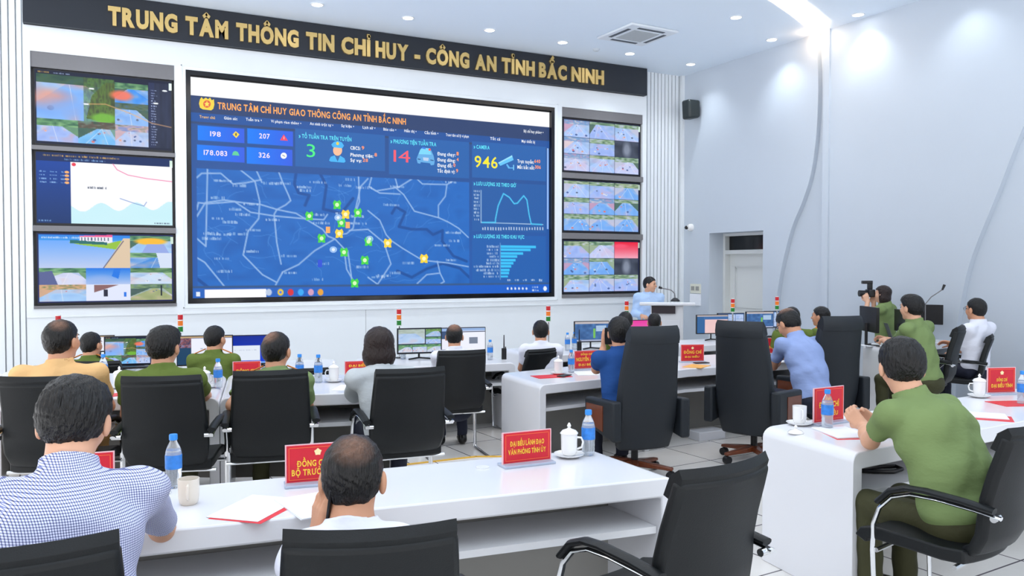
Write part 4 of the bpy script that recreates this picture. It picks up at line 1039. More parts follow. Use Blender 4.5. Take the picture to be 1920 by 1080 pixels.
def make_conf_chair(label, zt=1.0, wd=.25):
    t = thing('conference_chair', label, 'chair')
    prof = [(-.17, .47), (-.215, .50), (-.245, .56), (-.255, .64), (-.262, .72), (-.285, .82), (-.315, .92), (-.335, zt - .01)]
    W = lambda s: wd * (.86 + .14 * min(1, s / .35)) if s < .35 else wd * (1.0 - .10 * (s - .35) / .65)
    back_panel('backrest', M_leather, t, prof, W, .05)
    back_panel('headrest_band', M_leather, t, [(-.300, zt - .075), (-.318, zt - .03), (-.328, zt), (-.318, zt + .014)], lambda s: wd * .888, .054, bevel=.02)
    back_panel('seat', M_leather, t, [(.255, .425), (.24, .455), (.19, .467), (.05, .462), (-.1, .452), (-.19, .458)], lambda s: wd * .98, .06)
    for s in (-1, 1):
        x = s * (wd + .022)
        path = [(x, -.295, .665), (x, -.2, .678), (x, -.05, .69), (x, .06, .688), (x, .14, .66), (x, .195, .60), (x, .222, .52), (x, .225, .40), (x, .215, .2), (x, .21, .03), (x, .19, .014), (x, .0, .012), (x, -.28, .012)]
        MB().tube(path, (.009, .016), n=8, flat=(0, 0, 1)).build('frame_loop', M_chrome, t, smooth=True)
        pad = [(x, -.27, .69), (x, -.15, .706), (x, 0, .716), (x, .08, .712), (x, .15, .685), (x, .205, .625)]
        MB().tube(pad, (.014, .026), n=10, flat=(0, 0, 1)).build('arm_pad', M_leather, t, smooth=True)
        MB().cyl((x - s * .04, -.27, .66), (x + s * .012, -.27, .66), .014).build('arm_bolt', M_chrome, t, smooth=True)
    m = MB(); m.tube([(-wd - .02, .21, .40), (wd + .02, .21, .40)], .011); m.tube([(-wd - .02, -.12, .415), (wd + .02, -.12, .415)], .011)
    m.build('seat_bar', M_chrome, t, smooth=True)
    return t
CH0 = make_conf_chair('x'); used = []
def chair_at(px, pytop, azd, label, floor=F0, group=None, src=None, zt=1.0, dz=0):
    src = src or CH0
    p = az(px, pytop, floor + zt); a = R_(azd); o = src if src not in used else copy_tree(src); used.append(src)
    off = .325
    o.location = (p.x + off * math.sin(a), p.y + off * math.cos(a), floor); o.rotation_euler = (0, 0, -a); o['label'] = label; o.scale = (1, 1, zt / 1.012)
    return o
chair_at(20, 1036, 3, 'black leather chair in the bottom left corner behind the plaid-shirted man')
chair_at(697, 1000, 16, 'black leather chair at bottom centre, man on the phone sits in it', zt=.97)
chair_at(1372, 875, -10, 'empty black leather chair at bottom right of the nearest desk', zt=1.0)
chair_at(1944, 800, -12, 'black leather chair at right edge behind the leaning officer in green', zt=.99)
chair_at(70, 711, 21, 'black leather chair behind the man in tan shirt')
chair_at(300, 710, 18, 'black leather chair behind the dark green shirted man with glasses')
chair_at(508, 699, 10, 'black leather chair behind the officer with gold epaulettes')
chair_at(772, 695, 6, 'black leather chair behind the woman in the pale grey blazer')
chair_at(868, 660, 8, 'black leather chair behind the balding man in white at the console', floor=F1)
chair_at(1022, 656, -14, 'black leather chair with low visible back, man in white short sleeves in it', floor=F1, zt=.88)
chair_at(175, 680, 22, 'small black chair behind the farthest left officer', floor=F1, zt=.9)
chair_at(400, 677, 22, 'black chair of the slim officer in front of the map monitor', floor=F1, zt=.9)
chair_at(574, 693, 15, 'empty black chair behind the two water bottles on the second-row desk', floor=F1, zt=.85)
chair_at(1805, 614, -28, 'black chair seen from the side, right of the officer with the laptop', zt=1.04)
chair_at(1858, 628, -38, 'slim chrome framed chair of the man in white at the right wall', zt=.905)

def make_exec_chair(label):
    t = thing('executive_chair', label, 'executive chair')
    prof = [(-.18, .27), (-.215, .40), (-.25, .55), (-.268, .7), (-.285, .85), (-.315, 1.0), (-.345, 1.14), (-.355, 1.19)]
    def W(s):
        return .235 + .03 * min(1, s / .2) if s < .2 else (.265 if s < .45 else .265 - .045 * (s - .45) / .55)
    back_panel('backrest', M_leather2, t, prof, W, .085, bevel=.025)
    back_panel('headrest_roll', M_leather2, t, [(-.35, 1.165), (-.362, 1.205), (-.358, 1.245), (-.342, 1.262)], lambda s: .222 - .008 * s, .10, bevel=.035)
    back_panel('seat', M_leather2, t, [(.28, .40), (.27, .455), (.2, .48), (.05, .475), (-.12, .465), (-.2, .47)], lambda s: .25, .11, bevel=.03)
    for s in (-1, 1):
        x0 = s * .268; m = MB()
        pts = [(-.31, .36), (.23, .42), (.25, .46), (.25, .655), (-.31, .69)]
        m.prism_x(pts, min(x0, x0 + s * .085), max(x0, x0 + s * .085)); ar = m.build('armrest', M_leather2, t, bevel=.02, segs=3)
        m = MB(); xx = x0 + s * .085; m.prism_x([(-.13, .42), (.20, .455), (.20, .61), (-.13, .63)], min(xx, xx + s * .006), max(xx, xx + s * .006))
        m.build('wood_inlay', M_wood, ar)
    MB().box((-.2, -.2, .30), (.2, .18, .40)).build('seat_mechanism', M_black, t, bevel=.01)
    MB().cyl((0, 0, .12), (0, 0, .31), .03).build('gas_column', M_black, t, smooth=True)
    for k in range(5):
        a = k * 2 * math.pi / 5 + .5; c_, s_ = math.cos(a), math.sin(a); m = MB()
        Mx = Matrix.Rotation(a, 4, 'Z')
        P = [(.02, -.035, .085), (.02, .035, .085), (.33, .024, .075), (.33, -.024, .075), (.02, -.035, .14), (.02, .035, .14), (.33, .024, .10), (.33, -.024, .10)]
        m.add([Mx @ Vector(p) for p in P], [(3, 2, 1, 0), (4, 5, 6, 7), (0, 1, 5, 4), (1, 2, 6, 5), (2, 3, 7, 6), (3, 0, 4, 7)])
        lg = m.build('base_leg', M_wood, t, bevel=.008)
        u = Vector((-s_, c_, 0)); p = Vector((.31 * c_, .31 * s_, .035)); m = MB(); m.cyl(p - u * .026, p + u * .026, .035, n=14); m.cyl(p, p + Vector((0, 0, .05)), .012)
        m.build('caster', M_black, lg, smooth=True)
    return t
EX = make_exec_chair('x')
def exec_at(px, pytop, azd, label, zt=1.265):
    p = az(px, pytop, F1 + zt); a = R_(azd); o = EX if EX not in used else copy_tree(EX); used.append(EX)
    o.location = (p.x + .35 * math.sin(a), p.y + .35 * math.cos(a), F1); o.rotation_euler = (0, 0, -a); o['label'] = label; return o
exec_at(1228, 618, 9, 'tall grey-black executive chair of the man in the blue shirt')
exec_at(1386, 608, 66, 'tall empty executive chair in the middle, turned to the right')
exec_at(1580, 598, 14, 'tall executive chair behind the bowed man in pale blue shirt')

# ================================================================== SMALL THINGS
def put(o, p, rz=0.0): o.location = p; o.rotation_euler = (0, 0, rz); return o
def make_bottle():
    t = thing('water_bottle', 'x', 'bottle')
    MB().lathe([(0.0, 0.002), (.026, 0), (.031, .006), (.0295, .02), (.031, .03), (.0295, .04), (.031, .05), (.0295, .06), (.0305, .068), (.032, .075), (.032, .135), (.03, .15), (.023, .17), (.0145, .186), (.0135, .2), (0, .2)], n=24).build('bottle_body', M_pet, t, smooth=True)
    MB().lathe([(0, .004), (.0275, .005), (.0285, .068), (.030, .075), (.0305, .132), (.026, .152), (0, .153)], n=20).build('water', mat('still_water', (0.86, 0.92, 0.98), 0.02, trans=.75, ior=1.33, noise=.01), t, smooth=True)
    MB().lathe([(.0326, .078), (.0330, .08), (.0330, .132), (.0326, .134)], n=24).build('bottle_label', M_label, t, smooth=True)
    MB().lathe([(0.0145, .193), (.0165, .195), (.0165, .213), (.015, .217), (0, .217)], n=20).build('screw_cap', M_cap, t, smooth=True)
    m = MB()
    for k in range(3):
        a = k * 2.1; m2 = []
        text_on('', 'Lavie', (.0338 * math.sin(a), -.0338 * math.cos(a), 0), (math.cos(a), math.sin(a), 0), (0, 0, 1), -.017, .017, .094, .012, mat('bottle_red_print', rgb(228, 70, 88), .5, noise=.02), mb=m)
    return t
BOT = make_bottle()
def bottle(p, label, rz=0.0, s=1.0):
    o = BOT if BOT not in used else copy_tree(BOT); used.append(BOT); put(o, p, rz); o['label'] = label; o.scale = (s, s, s); return o
def make_cup(lid=True, saucer=True, lidaside=False):
    t = thing('lidded_cup' if lid else 'coffee_mug', 'x', 'cup')
    b0 = .012 if saucer else 0
    MB().lathe([(0, b0), (.027, b0), (.034, b0 + .008), (.038, b0 + .03), (.039, b0 + .098), (.0365, b0 + .098), (.035, b0 + .03), (.03, b0 + .012), (0, b0 + .01)], n=28).build('cup_body', M_porc, t, smooth=True)
    MB().tube([(.036, 0, b0 + .082), (.058, 0, b0 + .08), (.066, 0, b0 + .06), (.060, 0, b0 + .035), (.037, 0, b0 + .026)], .005, n=8).build('cup_handle', M_porc, t, smooth=True)
    if lid:
        MB().lathe([(.042, b0 + .099), (.043, b0 + .103), (.032, b0 + .116), (.012, b0 + .123), (.006, b0 + .128), (.010, b0 + .137), (.004, b0 + .15), (0, b0 + .152)], n=36, wob=.02, waves=12).build('lid', M_porc, t, smooth=True)
    if saucer:
        MB().lathe([(0, 0), (.035, 0), (.062, .010), (.072, .016), (.072, .019), (.06, .0145), (.034, .006), (0, .006)], n=40, wob=.02, waves=14).build('saucer', M_porc, t, smooth=True)
    return t
CUPL = make_cup(True, True)
def cup(p, label, rz=0.0, s=1.0, src=None):
    src = src or CUPL; o = src if src not in used else copy_tree(src); used.append(src); put(o, p, rz); o['label'] = label; o.scale = (s, s, s); return o
def plate(p, azd, label, lines, wd=.25, hh=.14, badge=False):
    """red name card in a clear acrylic stand, facing the sitters' opposite side and the camera alike"""
    t = thing('name_plate', label, 'name plate', p, -R_(azd))
    MB().box((-wd / 2 - .01, -.045, 0), (wd / 2 + .01, .045, .012)).build('acrylic_foot', M_acr, t, bevel=.003)
    MB().box((-wd / 2 - .006, -.004, .012), (wd / 2 + .006, .004, hh + .02)).build('acrylic_holder', mat('acrylic_edge', rgb(236, 190, 196), .15, noise=.02), t)
    MB().box((-wd / 2, -.0062, .016), (wd / 2, -.0041, hh + .016)).build('red_card', M_red, t)
    m = MB(); q = .008; y0, y1 = -.0074, -.0062
    X0, X1, Z0, Z1 = -wd / 2 + q, wd / 2 - q, .016 + q, hh + .016 - q
    for a, b_ in (((X0, Z0), (X1, Z0 + .003)), ((X0, Z1 - .003), (X1, Z1)), ((X0, Z0), (X0 + .003, Z1)), ((X1 - .003, Z0), (X1, Z1))): m.box((a[0], y0, a[1]), (b_[0], y1, b_[1]))
    m.build('card_border', M_orng, t)
    for (s_, f0, f1, zf, hf) in lines:
        text_on('lettering', s_, (0, -.0080, 0), (1, 0, 0), (0, 0, 1), -wd / 2 + f0 * wd, -wd / 2 + f1 * wd, .016 + zf * hh, hf * hh, M_yel, t, .03)
    if badge:
        z = .016 + hh * .80
        MB().add([(.016 * math.sin(a * math.pi / 5) * (1 if a % 2 == 0 else .75), -.0082, z + .016 * math.cos(a * math.pi / 5) * (1 if a % 2 == 0 else .75)) for a in range(10)][::-1], [tuple(range(10))]).build('card_emblem', mat('pale_gold_print', rgb(246, 226, 170), .5, noise=.02), t)
    return t
def sheet(px, py, z, azd, label, wd=.21, hh=.297, n=1, mt=None, th=.0015, name='paper_sheet', cat='paper', fold=0.0):
    p = az(px, py, z); m = MB(); r = random.Random(int(px))
    for k in range(n):
        Mx = Matrix.Rotation((r.random() - .5) * .06 * (n > 1), 4, 'Z'); m.box((-wd / 2, -hh / 2, k * th), (wd / 2, hh / 2, (k + 1) * th - .0002), M=Mx)
    o = m.build(name, mt or M_paper, None); put(o, (p.x, p.y, z + .0004), -R_(azd)); return tag(o, label, cat)

# nearest desk
def dirAz(f): d = Vector((f[1][0] - f[0][0], f[1][1] - f[0][1])); return math.degrees(-math.atan2(d.y, d.x))
azA = dirAz(dA_f)
p0 = az(943, 876, ZA); p1 = az(1031, 866, ZA)
plate(((p0.x + p1.x) / 2, (p0.y + p1.y) / 2, ZA), math.degrees(-math.atan2(p1.y - p0.y, p1.x - p0.x)), 'red name plate lettered in two lines on the nearest desk, left of the lidded cup', [('ĐẠI BIỂU LÃNH ĐẠO', .13, .86, .56, .16), ('VĂN PHÒNG TỈNH ỦY', .09, .90, .28, .16)], wd=.235, hh=.135)
p0 = az(541, 912, ZA); p1 = az(650, 903, ZA)
plate(((p0.x + p1.x) / 2, (p0.y + p1.y) / 2, ZA), math.degrees(-math.atan2(p1.y - p0.y, p1.x - p0.x)), 'red name plate with pale emblem, partly behind the head of the man on the phone', [('ĐỒNG CHÍ', .16, .68, .42, .16), ('BỘ TRƯỞNG', .08, .72, .18, .16)], wd=.25, hh=.15, badge=True)
p0 = az(150, 925, ZA)
plate((p0.x, p0.y, ZA), azA, 'red name plate almost hidden behind the shoulder of the plaid-shirted man', [('ĐỒNG CHÍ', .2, .8, .42, .16)], wd=.24, hh=.14)
bottle(az(326, 913, ZA), 'blue-capped water bottle beside the open mug on the nearest desk')
bottle(az(1103, 853, ZA), 'blue-capped water bottle beside the lidded cup at the end of the nearest desk', .9)
cup(az(1067, 857, ZA), 'white lidded cup on a saucer beside the bottle on the nearest desk', R_(-25))
MUG = make_cup(False, False)
cup(az(354, 945, ZA), 'open cream mug without lid on the nearest desk', R_(-100), src=MUG)
for ch_ in MUG.children: ch_.data.materials[0] = mat('cream_porcelain', rgb(228, 220, 208), .2, noise=.02)
def lid_at(p, label):
    o = MB().lathe([(.04, 0), (.043, .003), (.032, .014), (.012, .02), (.006, .026), (.010, .034), (.004, .044), (0, .045)], n=36, wob=.02, waves=12).build('cup_lid', M_porc, None, smooth=True)
    put(o, p); return tag(o, label, 'cup lid')
lid_at(az(300, 926, ZA), 'white cup lid lying on the desk left of the open mug')
o = MB().lathe([(.0, 0), (.035, 0), (.064, .010), (.072, .016), (.072, .019), (.06, .0145), (.034, .006), (0, .006)], n=40).build('saucer', M_porc, None, smooth=True); p = az(285, 915, ZA); put(o, (p.x - .05, p.y + .02, p.z)); tag(o, 'white saucer under the plaid-shirted man\'s side of the desk, behind the lid', 'saucer')
sheet(478, 952, ZA + .0012, 42, 'single white paper sheet on the nearest desk right of the mug', .21, .297)
sheet(484, 955, ZA, 43, 'thin red-edged folder under the single white sheet', .215, .30, mt=M_redbright, th=.0006, name='paper_folder', cat='folder')
sheet(590, 948, ZA, -8, 'stack of printed white papers beside the man on the phone', .21, .297, n=4)
o = MB().cyl((0, 0, 0), (0, 0, .004), .03, n=24).build('cable_grommet', M_whitep, None); put(o, az(905, 877, ZA)); tag(o, 'round white cable cover set in the nearest desktop by the name plate', 'cable cover')

# near right desk
bottle(az(1551, 803, ZA), 'blue-capped water bottle before the red plate on the near right desk', .4)
MUG2 = make_cup(False, True)
cup(az(1499, 797, ZA), 'white open cup on a saucer at the corner of the near right desk', R_(-120), src=MUG2)
lid_at(az(1492, 812, ZA), 'white cup lid standing before the open cup on the near right desk')
plate((lambda a, b_: ((a.x + b_.x) / 2, (a.y + b_.y) / 2, ZA))(az(1524, 797, ZA), az(1581, 790, ZA)), -2, 'red name plate behind the bottle on the near right desk', [('ĐỒNG CHÍ', .14, .84, .42, .16), ('ĐẠI BIỂU', .2, .8, .16, .12)], wd=.24, hh=.19)
sheet(1578, 812, ZA, 20, 'folded white papers under the clasped hands on the near right desk', .2, .28, n=4)
sheet(1582, 814, ZA - .0004, 24, 'red folder edge under the folded papers by the clasped hands', .205, .285, mt=M_redbright, th=.0006, name='paper_folder', cat='folder')
cup(az(1836, 745, ZA), 'white lidded cup on a saucer behind the leaning officer\'s shoulder', 2.2)
plate((lambda a, b_: ((a.x + b_.x) / 2, (a.y + b_.y) / 2, ZA))(az(1860, 741, ZA), az(1893, 737, ZA)), 18, 'small red name plate farthest right on the near right desk', [('ĐỒNG CHÍ', .3, .7, .45, .12), ('ĐẠI BIỂU TỈNH', .1, .9, .2, .14)], wd=.21, hh=.17, badge=True)
bottle(az(1917, 757, ZA), 'water bottle cut by the right edge of the picture', .4)
sheet(1838, 779, ZA, -40, 'white papers lying right of the leaning officer\'s back', .2, .28, n=3)
sheet(1848, 783, ZA - .0004, -36, 'red folder under the papers right of the leaning officer', .205, .28, mt=M_redbright, th=.0006, name='paper_folder', cat='folder')
sheet(1903, 757, ZA, -70, 'red folder at the right edge beside the cut-off bottle', .2, .28, mt=M_redbright, th=.003, name='paper_folder', cat='folder')

# second row
bottle(az(409, 727, ZA), 'water bottle standing between the two left second-row desks')
bottle(az(597, 717, ZA), 'water bottle left of the lidded cup on the woman\'s desk')
bottle(az(562, 716, ZA), 'water bottle just above the chair back of the officer with epaulettes')
bottle(az(194, 716, ZA), 'water bottle right of the tan-shirted man')
cup(az(384, 728, ZA), 'lidded cup left of the bottle by the desk junction', .5)
cup(az(626, 716, ZA), 'white lidded cup with handle to the left on the woman\'s desk', R_(160))
cup(az(224, 728, ZA), 'lidded cup beside the dark green shirted man\'s left arm', R_(100))
plate((lambda a: (a.x, a.y, ZA))(az(673, 716, ZA)), 8, 'red name plate beside the woman\'s sleeve', [('ĐẠI BIỂU', .12, .8, .72, .12), ('TỈNH ỦY', .12, .75, .14, .16)], wd=.21, hh=.145)
plate((lambda a: (a.x, a.y, ZA))(az(463, 714, ZA)), 10, 'red name plate beside the sleeve of the officer with epaulettes', [('ĐỒNG CHÍ', .1, .9, .42, .14)], wd=.2, hh=.135)
sheet(214, 741, ZA, 60, 'red folder between the tan and dark green shirted men', .12, .16, mt=M_redbright, th=.004, name='paper_folder', cat='folder')
sheet(655, 727, ZA, 30, 'white paper under the woman\'s forearm', .2, .28)

# leaders' desk
Z = ZD
sheet(1034, 706, Z, 5, 'red printed folder on the left end of the centre desk', .34, .2, mt=M_redbright, th=.004, name='paper_folder', cat='folder')
def phone(px, py, z, azd, label):
    o = MB().box((-.038, -.08, 0), (.038, .08, .009)).build('smartphone', M_black, None, bevel=.004); p = az(px, py, z); put(o, (p.x, p.y, z + .0005), -R_(azd)); return tag(o, label, 'phone')
phone(1058, 705, Z + .0045, 60, 'black phone lying on the red folder on the centre desk')
cup(az(1047, 702, Z), 'white lidded cup on a saucer at the left of the centre desk', .6, s=1.1)
bottle(az(1071, 698, Z), 'water bottle beside the lidded cup on the centre desk', 0)
plate((lambda a, b_: ((a.x + b_.x) / 2, (a.y + b_.y) / 2, Z))(az(1077, 696, Z), az(1120, 690, Z)), 6, 'red name plate in front of the man in the blue shirt', [('ĐỒNG CHÍ', .25, .75, .76, .10), ('NGUYỄN ANH', .06, .94, .42, .2), ('ĐẠI BIỂU', .15, .85, .14, .13)], wd=.25, hh=.17)
sheet(1098, 700, Z, 20, 'blue and white printed papers before the man in the blue shirt', .2, .28, n=2)
plate((lambda a: (a.x, a.y, Z))(az(1298, 679, Z)), 18, 'red name plate between the two left tall executive chairs', [('ĐỒNG CHÍ', .1, .9, .45, .18), ('ĐẠI BIỂU', .15, .8, .2, .1)], wd=.25, hh=.17, badge=True)
sheet(1306, 687, Z, 60, 'orange folder between the two left tall executive chairs', .2, .28, mt=mat('orange_folder', rgb(240, 178, 90), .5, noise=.05), th=.004, name='paper_folder', cat='folder')
phone(1315, 681, Z, 100, 'black phone beside the orange folder')
plate((lambda a: (a.x, a.y, Z))(az(1447, 664, Z)), 22, 'red name plate before the bowed man in pale blue', [('ĐỒNG CHÍ', .1, .9, .3, .18)], wd=.24, hh=.17, badge=True)
sheet(1462, 677, Z, 10, 'white sheet under the bowed man\'s hands', .2, .28, n=2)

# operators' consoles
bottle(az(919, 674, Z), 'water bottle on the console right of the balding man')
bottle(az(756, 673, Z), 'water bottle behind the woman, at the foot of the left lit monitor')
bottle(az(1064, 657, Z), 'water bottle on the back console, left of a close pair')
bottle(az(1077, 655, Z), 'water bottle on the back console, right of a close pair')
def radio(px, py, z, label):
    t = thing('walkie_talkie', label, 'walkie-talkie', az(px, py, z), -.4)
    MB().box((-.027, -.018, 0), (.027, .018, .125)).build('radio_body', M_black, t, bevel=.006)
    MB().cyl((-.0, 0, .12), (-.0, 0, .27), .0075, .005, n=8).build('antenna', M_black, t, smooth=True)
    MB().cyl((.017, 0, .125), (.017, 0, .14), .006, n=8).build('volume_knob', M_black, t)
radio(945, 674, Z, 'black walkie-talkie standing on the console right of the balding man')
radio(1086, 660, Z, 'black walkie-talkie standing in front of the monitor beside the bottles')

def mini(kind, seed=1):
    if kind == 'street': c = street_canvas(); return c
    c = Cv(110, 62, (60, 100, 160))
    if kind == 'map': c.rect(.0, 0, 1, .06, (190, 160, 120)); c.rect(0, .06, .25, 1, (26, 66, 100)); c.noise(0, .06, .25, .4, ((26, 50, 100), (200, 90, 80), (160, 170, 230)), 8, 3, .7); c.rect(.25, .08, 1, 1, (238, 240, 255)); c.scribble(.42, .42, .62, .46, (150, 160, 180), 2); c.noise(.25, .7, .5, 1, ((238, 240, 255), (190, 236, 225)), 3, 2)
    if kind == 'blue': c.grad(0, 0, 1, .95, (8, 40, 150), (10, 60, 210)); c.rect(.02, .36, .56, .9, (228, 236, 248)); c.scribble(.08, .5, .5, .54, (180, 190, 210), 1); c.rect(.58, .36, .78, .46, (240, 150, 190)); c.rect(0, .94, 1, 1, (120, 170, 240))
    if kind == 'cam': c = Cv(130, 74, (30, 40, 60)); feed(c, .01, .02, .62, .62, 51, road=(170, 195, 230), sky=(150, 190, 220), cars=0, nlane=0, tree=((160, 170, 150), (190, 200, 190))); feed(c, .64, .02, .99, .34, 52, road=(150, 180, 220), sky=(220, 210, 90), cars=1); feed(c, .64, .36, .99, .64, 53, cars=2); [feed(c, .01 + i * .33, .66, .33 + i * .33, .98, 54 + i, road=(190, 200, 220), cars=5, nlane=1) for i in range(3)]
    if kind == 'web': c.rect(0, 0, 1, .1, (150, 180, 225)); c.rect(0, .1, .35, 1, (56, 80, 120)); c.rect(.02, .4, .3, .8, (236, 238, 250)); c.rect(.35, .1, 1, 1, (240, 242, 255)); c.rect(.66, .36, .84, .6, (120, 130, 150)); c.rect(.36, .12, 1, .16, (60, 70, 100))
    if kind == 'desk': c.rect(0, 0, 1, .1, (196, 188, 190)); c.noise(0, .1, 1, .92, ((50, 86, 138), (66, 104, 158), (80, 130, 190)), 7, 4); c.rect(.62, .2, .92, .5, (170, 196, 226)); c.rect(.54, .35, .6, .85, (120, 190, 90)); c.rect(0, .93, 1, 1, (170, 180, 210))
    if kind == 'pink': c.rect(0, 0, 1, .08, (190, 180, 180)); c.rect(0, .08, .25, 1, (54, 102, 156)); c.noise(.25, .08, 1, 1, ((236, 196, 196), (240, 208, 206)), 3, 3); c.rect(.22, .08, 1, .24, (66, 110, 166))
    if kind == 'tiles':
        c.rect(0, 0, 1, 1, (70, 100, 150))
        for i in range(3):
            for j in range(3): c.noise(.02 + i * .325, .06 + j * .31, .33 + i * .325, .36 + j * .31, ((150, 180, 230), (190, 205, 240), (160, 190, 225)), 3, i * 3 + j + seed)
    if kind == 'magenta': c.grad(0, 0, 1, 1, (230, 60, 160), (250, 150, 210))
    return c
def monitor(pxl, pytl, pxr, pytr, D, kind, label, floor=F1, tilt=0, hfac=.57, desk_z=None, group=None, back=False, sc=None):
    """desk monitor between two photograph columns, D = depth of its left edge; right edge depth follows a heading"""
    desk_z = ZD if desk_z is None else desk_z
    a = aD(pxl, pytl, D); 
    # right edge on the same height
    b_ = az(pxr, pytr, a.z) if False else None
    return a
def monitor2(pxc, ztop_py, D, wpx, azd, kind, label, dz=None, back=False, w_=None, side=None):
    dz = ZD if dz is None else dz
    c_ = aD(pxc, ztop_py, D); W_ = w_ or .53; Hh = W_ * .57
    t = thing('desk_monitor', label, 'monitor', (c_.x, c_.y, dz), -R_(azd))
    zt_ = c_.z - dz; zb = zt_ - Hh
    m = MB(); m.box((-W_ / 2, 0, zb), (W_ / 2, .035, zt_)); m.build('housing', M_black, t, bevel=.004)
    if kind: screen('lit_screen', mini(kind), (-W_ / 2 + .008, -.0015, zt_ - .008), (W_ / 2 - .008, -.0015, zt_ - .008), (-W_ / 2 + .008, -.0015, zb + .014), t)
    m = MB(); m.tube([(0, .05, .01), (0, .05, zb + .1)], (.018, .008), n=8); m.build('stand_neck', M_black, t, smooth=True)
    m = MB(); m.tube([(-.13, -.05, .008), (0, .05, .012), (.13, -.05, .008)], .009, n=8); m.build('stand_foot', M_black, t, smooth=True)
    return t
monitor2(184, 629, 8.3, 0, 12, 'map', 'lit monitor half hidden behind the farthest left officer', w_=.3)
monitor2(248, 630, 8.3, 0, 12, 'street', 'lit monitor of street camera views between two officers at left')
monitor2(384, 629, 8.15, 0, 12, 'map', 'lit monitor with white map behind the slim officer')
monitor2(481, 628, 8.35, 0, 12, 'blue', 'lit monitor with blue desktop and white window')
monitor2(787, 615, 9.0, 0, 10, 'cam', 'lit monitor with camera tiles left of the balding man', w_=.5)
monitor2(866, 614, 9.25, 0, 10, 'web', 'lit monitor with a white web page behind the balding man', w_=.56)
monitor2(1110, 602, 10.1, 0, 12, 'desk', 'lit monitor with blue desktop and green figure, left of the blue-shirted man', w_=.46)
monitor2(1186, 600, 10.4, 0, 12, 'magenta', 'lit pink monitor glimpsed between two far heads', w_=.45)
monitor2(1336, 590, 11.3, 0, 16, 'pink', 'lit monitor with pale pink window in front of the door', w_=.47)
monitor2(1371, 587, 11.7, 0, 14, 'tiles', 'lit monitor of pale camera tiles in front of the door', w_=.42)
monitor2(1425, 584, 11.5, 0, 16, 'desk', 'lit monitor by the door handle, with blue desktop', w_=.42)
monitor2(1459, 583, 11.7, 0, 14, 'tiles', 'lit monitor of pale tiles half behind the bowed man\'s head', w_=.42)
monitor2(1633, 575, 9.3, 0, -60, None, 'dark monitor seen from behind, below the photographer', dz=ZA, w_=.5)
monitor2(1694, 581, 9.7, 0, -54, None, 'dark monitor behind the officer with the laptop', dz=ZA, w_=.46)
monitor2(1732, 571, 9.9, 0, 60, None, 'tall dark monitor right of the officer with the laptop', dz=ZA, w_=.42)
# stack lights
M_sr, M_so, M_sg = emi('stack_red', 214, 20, 36, .75), emi('stack_orange', 246, 128, 20, .8), emi('stack_green', 20, 140, 44, .7)
def stack_light(px, pytop, D, label, zb=ZD):
    p = aD(px, pytop, D); t = thing('stack_light', label, 'signal light', (p.x, p.y, zb), 0, 'signal towers on the consoles'); hz = p.z - zb
    k = D / 8.3
    MB().cyl((0, 0, 0), (0, 0, hz - .185), .011, n=10).build('pole', M_chrome, t, smooth=True)
    MB().cyl((0, 0, 0), (0, 0, .01), .04).build('foot', M_black, t)
    for i, (mt, nm) in enumerate(((M_sr, 'red_lens'), (M_so, 'orange_lens'), (M_sg, 'green_lens'))):
        MB().cyl((0, 0, hz - .058 - i * .062), (0, 0, hz - .006 - i * .062), .0255, n=16).build(nm, mt, t, smooth=True)
    m = MB()
    for i in range(4): m.cyl((0, 0, hz - .006 - i * .062), (0, 0, hz + .004 - i * .062), .0265, n=16)
    m.build('separator_rings', M_porc, t)
    return t
for px, py, D, lab in ((109, 591, 8.3, 'signal tower whose red lens peeks above the tan-shirted man\'s head'), (338, 589, 8.5, 'red orange green signal tower right of the dark green shirted man\'s head'), (748, 579, 9.1, 'red orange green signal tower right of the woman\'s hair'), (1028, 573, 9.6, 'red orange green signal tower behind the man in white short sleeves'), (1175, 564, 10.55, 'signal tower with red and orange showing above the far black-haired head'), (1374, 560, 11.4, 'signal tower in front of the door'), (1457, 556, 11.6, 'signal tower right of the door, above the bowed man')):
    stack_light(px, py, D, lab)
# keyboards and cables at the left console
o = MB().box((-.2, -.06, 0), (.2, .06, .018)).build('keyboard', M_black, None, bevel=.004); put(o, az(258, 690, ZD), -R_(12)); tag(o, 'black keyboard on the left operator console below the street monitor', 'keyboard')
o = MB().box((-.2, -.06, 0), (.2, .06, .018)).build('keyboard', M_black, None, bevel=.004); put(o, az(1440, 632, ZD), -R_(12)); tag(o, 'black keyboard on the console left of the bowed man\'s face', 'keyboard')

# right console: laptop, microphone, papers, binders
p = az(1668, 637, ZA)
t = thing('laptop_computer', 'open grey laptop in front of the officer at the right console', 'laptop', (p.x, p.y, ZA), R_(55))
MB().box((-.15, -.22, 0), (.15, 0, .015)).build('laptop_base', M_dgrey, t, bevel=.003)
m = MB(); m.add([(-.15, 0, .012), (.15, 0, .012), (.15, .07, .21), (-.15, .07, .21), (-.15, .008, .012), (.15, .008, .012), (.15, .078, .21), (-.15, .078, .21)], [(0, 1, 2, 3), (7, 6, 5, 4), (0, 4, 5, 1), (1, 5, 6, 2), (2, 6, 7, 3), (3, 7, 4, 0)])
m.build('laptop_lid', mat('laptop_lid_grey', rgb(104, 106, 118), .4, .3, noise=.03), t)
o = MB().lathe([(0, 0), (.05, 0), (.05, .02), (.03, .035), (0, .036)], n=20); p = az(1735, 643, ZA)
t = thing('gooseneck_microphone', 'long slanted gooseneck microphone rising from the right console', 'microphone', (p.x, p.y, ZA), 0)
o.build('microphone_base', M_black, t, smooth=True)
q = aD(1771, 534, (Vector((p.x, p.y, 0)).dot(Vector((VF.x, VF.y, 0))))) - Vector((p.x, p.y, ZA))
q0 = aD(1735, 570, (Vector((p.x, p.y, 0)).dot(Vector((VF.x, VF.y, 0))))) - Vector((p.x, p.y, ZA))
